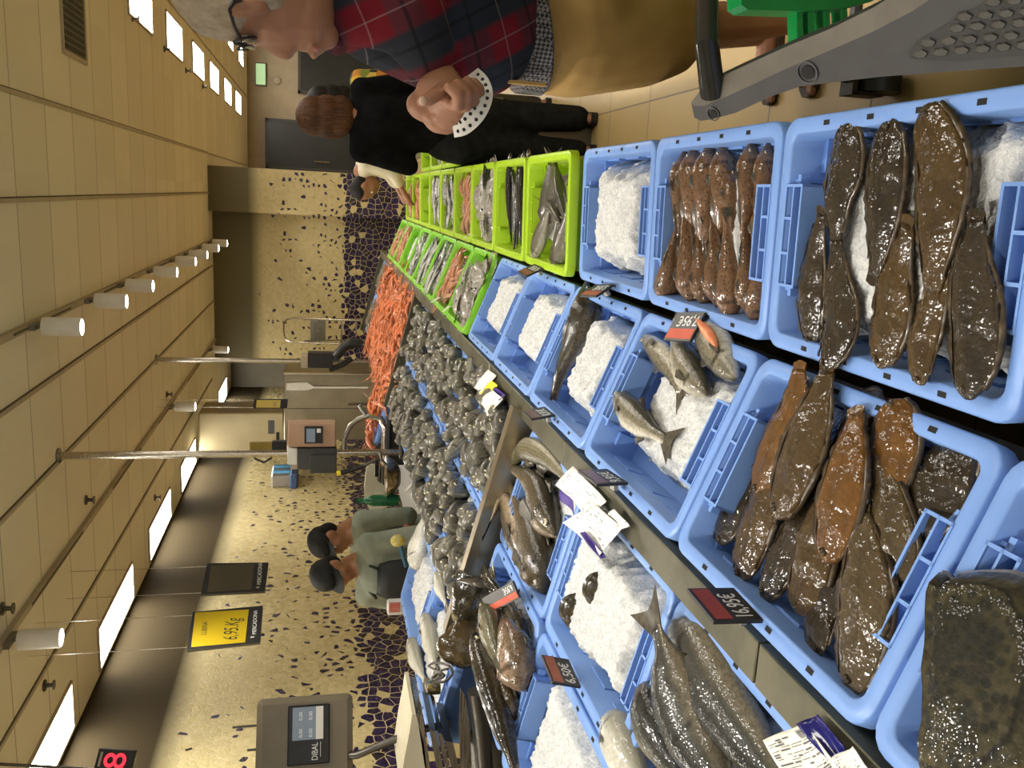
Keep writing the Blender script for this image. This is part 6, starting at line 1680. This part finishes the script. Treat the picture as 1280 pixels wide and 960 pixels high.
# --- the man in the plaid shirt
org = V((.5, 2.5, 0)); t = wthing('person', 'white haired man in a red plaid shirt and tan shorts, hands clasped', 'person', org)
yh = 1.76; q = px2m(at_y(320, 20, yh)); HP = lambda px, py, dy=0.: at_y(px, py, yh)+V((0, dy, 0))
b = MB()
b.ell(HP(302, -32, .02), (.118, .098, .124)); b.ell(HP(345, 2, .02), (.082, .072, .095)); b.ell(HP(383, 14, .02), (.062, .060, .052)); b.ell(HP(312, 22, .02), (.045, .066, .05))
b.ell(HP(318, 34, .0), (.030, .02, .014)); b.ell(HP(318, 34, .05), (.030, .02, .014))                     # brow and cheek
b.ell(HP(342, 32, -.016), (.024, .024, .034)); b.ell(HP(342, 32, .054), (.024, .024, .034))
b.limb([HP(322, 45, .025), HP(340, 54, .025), HP(355, 59, .025)], [.012, .016, .020]); b.ell(HP(361, 52, .012), (.017, .013, .012)); b.ell(HP(361, 52, .04), (.017, .013, .012))   # nose
b.ell(HP(378, 50, .025), (.018, .026, .018)); b.ell(HP(392, 57, .025), (.022, .026, .0105)); b.ell(HP(400, 53, .025), (.019, .024, .0105)); b.ell(HP(409, 42, .025), (.026, .028, .022))  # lips, chin
b.limb([HP(300, 18, -.078), HP(296, 26, -.080), HP(306, 28, -.080), HP(322, 25, -.078), HP(334, 20, -.074)], [.007, .008, .0075, .0075, .008]); b.ell(HP(316, 20, -.070), (.012, .008, .036)); b.limb([HP(300, 16, -.080), HP(318, 13, -.082), HP(334, 18, -.076)], [.007, .006, .007])   # ear
b.limb([HP(372, -22, .03), HP(425, -45, .10)], [.062, .075])
G = lambda px, py, y: at_y(px, py, y)
nk, chs, bel, hipc = G(415, -40, 1.90), G(478, -30, 2.04), G(580, 22, 2.22), G(690, 28, 2.38)
b.limb([nk, chs, bel, hipc], [.08, .13, .15, .14])
shL, elL, wrL = G(432, -6, 1.86), G(505, 12, 1.84), G(548, 92, 1.86); shR, elR, wrR = G(428, -20, 2.25), G(510, 40, 2.2), G(562, 112, 2.0)
b.limb([shL, elL, wrL], [.055, .045, .030]); b.limb([shR, elR, wrR], [.055, .045, .030])
anL, anR = V((.60, 2.66, .09)), V((.60, 2.92, .09)); hpL, hpR = G(715, 48, 2.32), G(715, 40, 2.5); knL, knR = G(885, 30, 2.46), G(870, 34, 2.70)
for a_, k_, n_ in ((hpL, knL, anL), (hpR, knR, anR)):
    b.limb([a_, k_, k_.lerp(n_, .35), n_], [.085, .062, .060, .038]); b.limb([n_-V((-.04, 0, .05)), n_-V((.10, -.01, .055)), n_-V((.17, -.02, .062))], [.036, .038, .026])
    for k in range(5): b.limb([n_+V((-.16, -.032+.016*k, -.066)), n_+V((-.215+.006*k*k*.6, -.034+.017*k, -.072))], [.012, .011], 8)
# hands: the near hand closes over the other
s_ = 1.12
def fing(pts, r0, r1): b.limb(pts, [r0+(r1-r0)*k/(len(pts)-1) for k in range(len(pts))], 9)
yq = 1.80
b.limb([wrL, G(552, 106, 1.84), G(560, 126, yq+.01)], [.034, .042, .044], 12); b.ell(G(553, 116, yq+.02), (.045, .034, .055)); b.limb([wrR, G(565, 128, 1.87), G(552, 142, 1.84)], [.032, .04, .042], 12); b.ell(G(538, 132, 1.83), (.036, .03, .05)); b.ell(G(556, 146, 1.83), (.036, .03, .04))
fing([G(560, 128, yq-.03), G(572, 132, yq-.055), G(573, 118, yq-.074), G(561, 109, yq-.070)], .0145, .0115)      # fingers folding back over the palm
fing([G(570, 130, yq-.02), G(583, 132, yq-.045), G(584, 116, yq-.067), G(573, 105, yq-.066)], .0145, .0115)
fing([G(577, 128, yq-.005), G(592, 127, yq-.03), G(593, 113, yq-.054), G(584, 102, yq-.056)], .0135, .011)
fing([G(582, 124, yq+.01), G(600, 122, yq-.005), G(600, 111, yq-.028), G(593, 102, yq-.03)], .012, .0095)
fing([G(555, 112, yq-.03), G(545, 118, yq-.05), G(536, 124, yq-.055), G(528, 127, yq-.05)], .0165, .0125)        # thumb
fing([G(548, 146, 1.80), G(565, 150, 1.79), G(580, 146, 1.80), G(590, 138, 1.81)], .013, .0105); fing([G(556, 140, 1.79), G(572, 143, 1.78), G(588, 138, 1.79), G(596, 130, 1.80)], .013, .0105); fing([G(540, 146, 1.81), G(556, 154, 1.80), G(570, 154, 1.81), G(580, 148, 1.82)], .012, .01); fing([G(530, 140, 1.82), G(540, 152, 1.81), G(554, 157, 1.82), G(566, 154, 1.83)], .011, .009)
remesh('body', b, .0046, M_SKIN, t, 3)
mb = MB(); mb.ell(G(528.5, 126, yq-.068), (.009, .004, .008)); wpart('thumb_nail', mb, noisy('nail', (.62, .42, .30), (.66, .46, .34), 9, .3), t)
h = MB(); h.ell(HP(290, -36, .02), (.122, .104, .126)); h.ell(HP(318, -38, .02), (.095, .098, .105)); h.limb([HP(300, 8, -.062), HP(335, 8, -.062), HP(352, 14, -.05)], [.020, .016, .008]); h.ell(HP(262, -8, .02), (.075, .075, .060)); remesh('hair', h, .009, M_HAIRW, t, 3)
mb = MB(); mb.tube([HP(306, 10, -.088), HP(298, 14, -.092), HP(293, 24, -.090), HP(297, 40, -.062), HP(304, 54, -.03)], [.006, .005, .0032, .0032, .003], 7)
for dy in (-.012, .062):
    mb.tube([HP(307, 52, dy)+V((-.006*math.sin(a), .026*math.cos(a), .02*math.sin(a))) for a in [2*PI*k/14 for k in range(15)]], .0026, 6)
mb.tube([HP(304, 58, .012), HP(304, 58, .04)], .0028, 6); wpart('glasses', mb, M_BLACK, t)
mb = MB()
for dy in (-.012, .062): mb.ell(HP(307, 52, dy), (.004, .024, .018))
wpart('lens', mb, mat('glasses_lens', (.8, .85, .85), .03, trans=.9, coat=1), t)
mb = MB(); p = HP(309, 46, -.008); mb.ell(p, .011, m=1); mb.ell(p-V((.007, 0, 0)), .006, m=0); wpart('eye', mb, [M_IRIS, M_EYEB], t)
mb = MB(); mb.limb([HP(395, 61, -.004), HP(395, 63, .025), HP(395, 61, .05)], [.0045, .005, .0045], 8); wpart('lips', mb, M_LIP, t)
sh = MB(); sh.limb([nk-V((0, 0, .03)), chs, bel, G(598, 28, 2.25)], [.10, .185, .200, .165], 16)
sh.limb([shL, elL, elL.lerp(wrL, .62)], [.092, .086, .062], 14); sh.limb([shR, elR, elR.lerp(wrR, .7)], [.09, .08, .06], 14); sh.limb([nk, shL], [.09, .09]); sh.limb([nk, shR], [.09, .09]); sh.limb([chs, shL], [.14, .095]); sh.ell(G(592, 74, 2.14), (.06, .09, .05)); sh.limb([G(392, 8, 1.80), G(402, 32, 1.82), G(420, 52, 1.9)], [.03, .03, .03])
remesh('shirt', sh, .011, M_PLAID, t, 5)
cl = MB(); cl.tube(catmull([G(386, 4, 1.75), G(398, 30, 1.76), G(412, 46, 1.80), G(425, 52, 1.87)], 9), [.014, .017, .017, .016, .016, .015, .014, .013, .012], 8); wpart('collar', cl, M_PLAID, t)
be = MB(); rs = []
for z_, r_ in ((-.035, .192), (-.03, .198), (.03, .198), (.035, .192)):
    c = G(648, 30, 2.30); rs.append(be.ring([c+V((r_*math.cos(a)*.86, r_*math.sin(a), z_-.12*(math.cos(a))*(-.35))) for a in [2*PI*k/28 for k in range(28)]]))
be.skin(rs); wpart('belt', be, weave_mat(), t)
so = MB(); so.limb([G(705, 32, 2.34), G(730, 30, 2.38)], [.185, .185], 16)
for a_, k_ in ((hpL, knL), (hpR, knR)): so.limb([a_, a_.lerp(k_, .5), a_.lerp(k_, .62)], [.15, .148, .138], 16)
remesh('shorts', so, .011, M_TAN, t, 5)
mb = MB(); c = G(656, 96, 2.17); mb.extr([c+V(v) for v in ((-.012, -.02, .045), (-.012, .0, .045), (-.012, .0, -.05), (-.012, -.02, -.05))], (-.008, 0, 0)); wpart('belt_loop', mb, M_TAN, t, False)
for n_ in (anL, anR):
    mb = MB(); rs = []
    for u, w_ in ((.075, .02), (.05, .042), (-.05, .046), (-.14, .052), (-.20, .044), (-.225, .02)): rs.append(mb.ring([V((n_.x+u, n_.y+w_, 0)), V((n_.x+u, n_.y+w_, .022)), V((n_.x+u, n_.y-w_, .022)), V((n_.x+u, n_.y-w_, 0))]))
    mb.skin(rs); mb.tube([n_+V((-.10, -.048, -.06)), n_+V((-.10, 0, -.012)), n_+V((-.10, .048, -.06))], .012); mb.tube([n_+V((.0, -.042, -.04)), n_+V((.045, 0, -.01)), n_+V((.0, .042, -.04))], .010); wpart('sandal', mb, noisy('dark_sandal_leather', (.03, .018, .010), (.05, .03, .018), 30, .6), t)
# white perforated strap held in the hands
mb = MB(); path = catmull([G(588, 92, 1.83), G(600, 104, 1.80), G(604, 120, 1.78), G(596, 140, 1.77), G(580, 156, 1.78), G(566, 160, 1.80)], 25); rows = []
for k, p in enumerate(path):
    T_ = (path[min(k+1, 24)]-path[max(k-1, 0)]).normalized(); N_ = V((0, -1, 0)); D_ = T_.cross(N_).normalized(); rows.append([p+D_*.019, p-D_*.019])
rs = [mb.ring([a+V((0, -.003, 0)), b_+V((0, -.003, 0)), b_+V((0, .003, 0)), a+V((0, .003, 0))]) for a, b_ in rows]; mb.skin(rs)
st = wthing('strap', 'white perforated strap hanging from the hands of the man in plaid', 'strap', path[12]); wpart('band', mb, M_WHITE, st, False)
mb = MB()
for k in range(2, 24, 2):
    for u in (-.008, .008):
        T_ = (path[k+1]-path[k-1]).normalized(); D_ = T_.cross(V((0, -1, 0))).normalized(); mb.ell(path[k]+D_*u+V((0, -.004, 0)), (.0038, .0015, .0038), nu=8, nv=6)
o = wpart('eyelets', mb, M_BLACK, st)
# ------------------------------------------------------------------ shopping trolley at the right edge
zt = 1.06
def Zp(px, py, z=zt): return at_z(px, py, z)
# handle: a leaning grey blade, outline measured on a slanted plane through its tip
n_ = V((-.55, -.35, .76)).normalized(); P0 = at_z(880, 130, 1.06)
t = wthing('shopping_trolley', 'grey and green plastic shopping trolley whose handle reaches into view beside the crates', 'trolley', V((.55, 1.1, 0)))
H = lambda px, py: on(px, py, P0, n_)
low = [(866, 138), (868, 147), (876, 151), (890, 149), (920, 141), (960, 122), (1000, 108), (1040, 103), (1100, 96), (1180, 90), (1280, 83), (1340, 79)]
mid = [(864, 128), (868, 132), (880, 132), (905, 122), (940, 106), (980, 87), (1030, 66), (1090, 40), (1140, 14), (1200, -25), (1280, -70), (1340, -100)]
top = [(866, 122), (872, 114), (884, 106), (905, 96), (940, 80), (980, 62), (1030, 42), (1085, 15), (1130, -12), (1190, -48), (1280, -95), (1340, -125)]
mb = MB(); rs = []
for a, b_, c in zip(low, mid, top):
    A, B_, C = H(*a), H(*b_), H(*c)-n_*.012
    rs.append([A, B_, C, C-n_*.02, A-n_*.03])
rr = [mb.ring(r_) for r_ in rs]; mb.skin(rr, 0); wpart('handle', mb, noisy('dark_grey_handle', (.030, .028, .028), (.038, .036, .036), 30, .42, bump=.06, bscale=300), t, angle=25)
mb = MB(); rr = [mb.ring([r_[1]+n_*.0008, r_[2]+n_*.0012, r_[2]-n_*.002, r_[1]-n_*.002]) for r_ in rs]; mb.skin(rr); wpart('handle_top_band', mb, noisy('pale_grey_band', (.12, .105, .085), (.15, .135, .11), 20, .5), t, angle=25)  # band along the upper edge, paler than the blade below
# honeycomb grip
mb = MB(); g = MB()
cells = []
for r_ in range(5):
    for c_ in range(9):
        x = 1150+c_*26+(13 if r_ % 2 else 0)-r_*3; y = 66-r_*14-(c_*2.2)+(0)
        if y < 66-(x-1130)*.62 or x > 1330: continue
        cells.append((x, y))
for x, y in cells:
    pts = [H(x+12*math.cos(a)+3*math.sin(a), y+6.4*math.sin(a)-2.2*math.cos(a)) for a in [PI/3*k for k in range(6)]]; c = sum(pts, V((0, 0, 0)))/6
    a_ = [mb._v(p+n_*.0022) for p in pts]; b_ = [mb._v(c.lerp(p, .72)+n_*.0045+(pts[0]-c)*.25) for p in pts]; mb.face(b_)
    for k in range(6): mb.face((a_[k], a_[(k+1) % 6], b_[(k+1) % 6], b_[k]))
wpart('honeycomb_grip', mb, noisy('ribbed_grip', (.045, .042, .035), (.06, .056, .047), 30, .35), t, False)
mb = MB(); mb.extr([H(x, y)+n_*.0016 for x, y in ((1140, 73), (1136, 64), (1146, 52), (1200, 20), (1260, -14), (1340, -50), (1340, 62), (1200, 76))], n_*.0006); wpart('grip_recess', mb, M_BLACK, t, False)
for (x, y, r_) in ((1010, 90, .0085), (892, 142, .006)):
    c = H(x, y); B_ = basis(n_, (0, 0, 1)); mb = MB(); mb.tube([c-n_*.002, c+n_*.0012], r_, 16); wpart('bolt_hole', mb, M_DARK, t)
    mb = MB(); X_ = B_ @ V((1, 0, 0)); Y_ = B_ @ V((0, 0, 1)); mb.tube([c+n_*.0012+(X_*math.cos(a)+Y_*math.sin(a))*r_*1.5 for a in [2*PI*k/20 for k in range(21)]], .0009, 6); wpart('bolt_ring', mb, M_GREY, t)
mb = MB(); tp = H(886, 112)-n_*.01; mb.tube([tp-V((.01, 0, 0)), tp+(H(884, 60)-tp)*1.0-V((0, 0, 0)), at_y(884, -30, tp.y+.12), at_y(884, -160, tp.y+.25)], [.016, .015, .015, .015], 14); wpart('cross_bar', mb, noisy('glossy_black_bar', (.02, .02, .018), (.03, .03, .026), 9, .15), t)
# green child seat and basket
M_GRN = noisy('green_trolley_plastic', (.005, .20, .045), (.008, .26, .06), 9, .3)
yc = 1.35
mb = MB(); mb.extr([at_y(x, y, yc) for x, y in ((926, -40), (927, 6), (935, 12), (1000, 14), (1060, 9), (1100, -2), (1180, -40))], (0, .05, 0)); wpart('seat_flap', mb, M_GRN, t, False)
for x in (996, 1010, 1030, 1052):
    mb = MB(); mb.extr([at_y(px, py, yc+.01) for px, py in ((x, 10), (x+7, 10), (x+9, 60), (x+1, 62))], (0, .03, 0)); wpart('seat_rib', mb, M_GRN, t, False)
# body of the trolley, standing beside the photographer
mb = MB()
lo = [(.60, .62), (.95, .62), (.95, 2.05), (.60, 2.05)]; hi = [(.53, .52), (1.02, .52), (1.02, 2.14), (.53, 2.14)]
for k in range(4):
    (a, b_), (c, d_) = lo[k], lo[(k+1) % 4]; (e, f_), (g_, h_) = hi[k], hi[(k+1) % 4]
    mb.extr([(a, b_, .42), (c, d_, .42), (g_, h_, .86), (e, f_, .86)], (0, 0, .012))
mb.box((.60, .62, .41), (.95, 2.05, .43)); wpart('basket', mb, M_GRN, t, False)
mb = MB(); mb.tube([(x, y, .866) for x, y in hi+hi[:1]], .014, 8); wpart('basket_rim', mb, M_GREY, t)
e0 = at_y(884, -160, tp.y+.25); h1 = sum((V(p) for p in rs[-1]), V((0, 0, 0)))/5
mb = MB(); mb.tube([e0, (.98, e0.y, e0.z-.01), (1.0, .56, 1.04)], .015, 10); mb.tube([(1.0, .56, 1.04), (1.0, .54, .87)], .015, 10); mb.tube([h1, (.52, .50, .98), (.53, .52, .87)], .016, 10); mb.tube([at_y(1100, -20, 1.375), (.56, 1.36, .84), (.62, 1.37, .84)], .012, 8); wpart('frame', mb, M_GREY, t)
mb = MB(); mb.tube([(.58, .58, .16), (.58, 2.22, .15)], .016, 8); mb.tube([(.95, .58, .16), (.95, 2.22, .15)], .016, 8); mb.tube([(.36, 2.22, .155), (.98, 2.22, .155)], .016, 8); mb.tube([(.58, .58, .16), (.95, .58, .16)], .016, 8)
for x, y in ((.60, .64), (.94, .64), (.60, 2.03), (.94, 2.03)): mb.tube([(x, y, .15), (x, y, .42)], .015, 8)
wpart('base_frame', mb, M_GREY, t)
for (x, y) in ((.36, 2.22), (.95, 2.22), (.58, .58), (.95, .58)):
    mb = MB(); mb.tube([(x-.022, y, .065), (x+.022, y, .065)], .065, 18); wpart('wheel', mb, M_BLACK, t)
    mb = MB(); mb.box((x-.034, y-.03, .06), (x-.026, y+.03, .15)).box((x+.026, y-.03, .06), (x+.034, y+.03, .15)).box((x-.034, y-.03, .14), (x+.034, y+.03, .155)); wpart('wheel_fork', mb, noisy('fork_brown_black%d' % int(x*100+y*10), (.02, .013, .009), (.03, .02, .013), 9, .5), t, False)
w = bpy.data.worlds.new('world'); scene.world = w; w.use_nodes = True
bg = w.node_tree.nodes['Background']; bg.inputs[0].default_value = (1, .94, .84, 1); bg.inputs[1].default_value = 1.05
scene.view_settings.view_transform = 'Standard'
scene.view_settings.exposure = -.02
scene.cycles.max_bounces = 6
scene.cycles.diffuse_bounces = 3
scene.cycles.glossy_bounces = 3
scene.cycles.caustics_reflective = False; scene.cycles.caustics_refractive = False
scene.cycles.sample_clamp_indirect = 6
scene.cycles.use_denoising = True
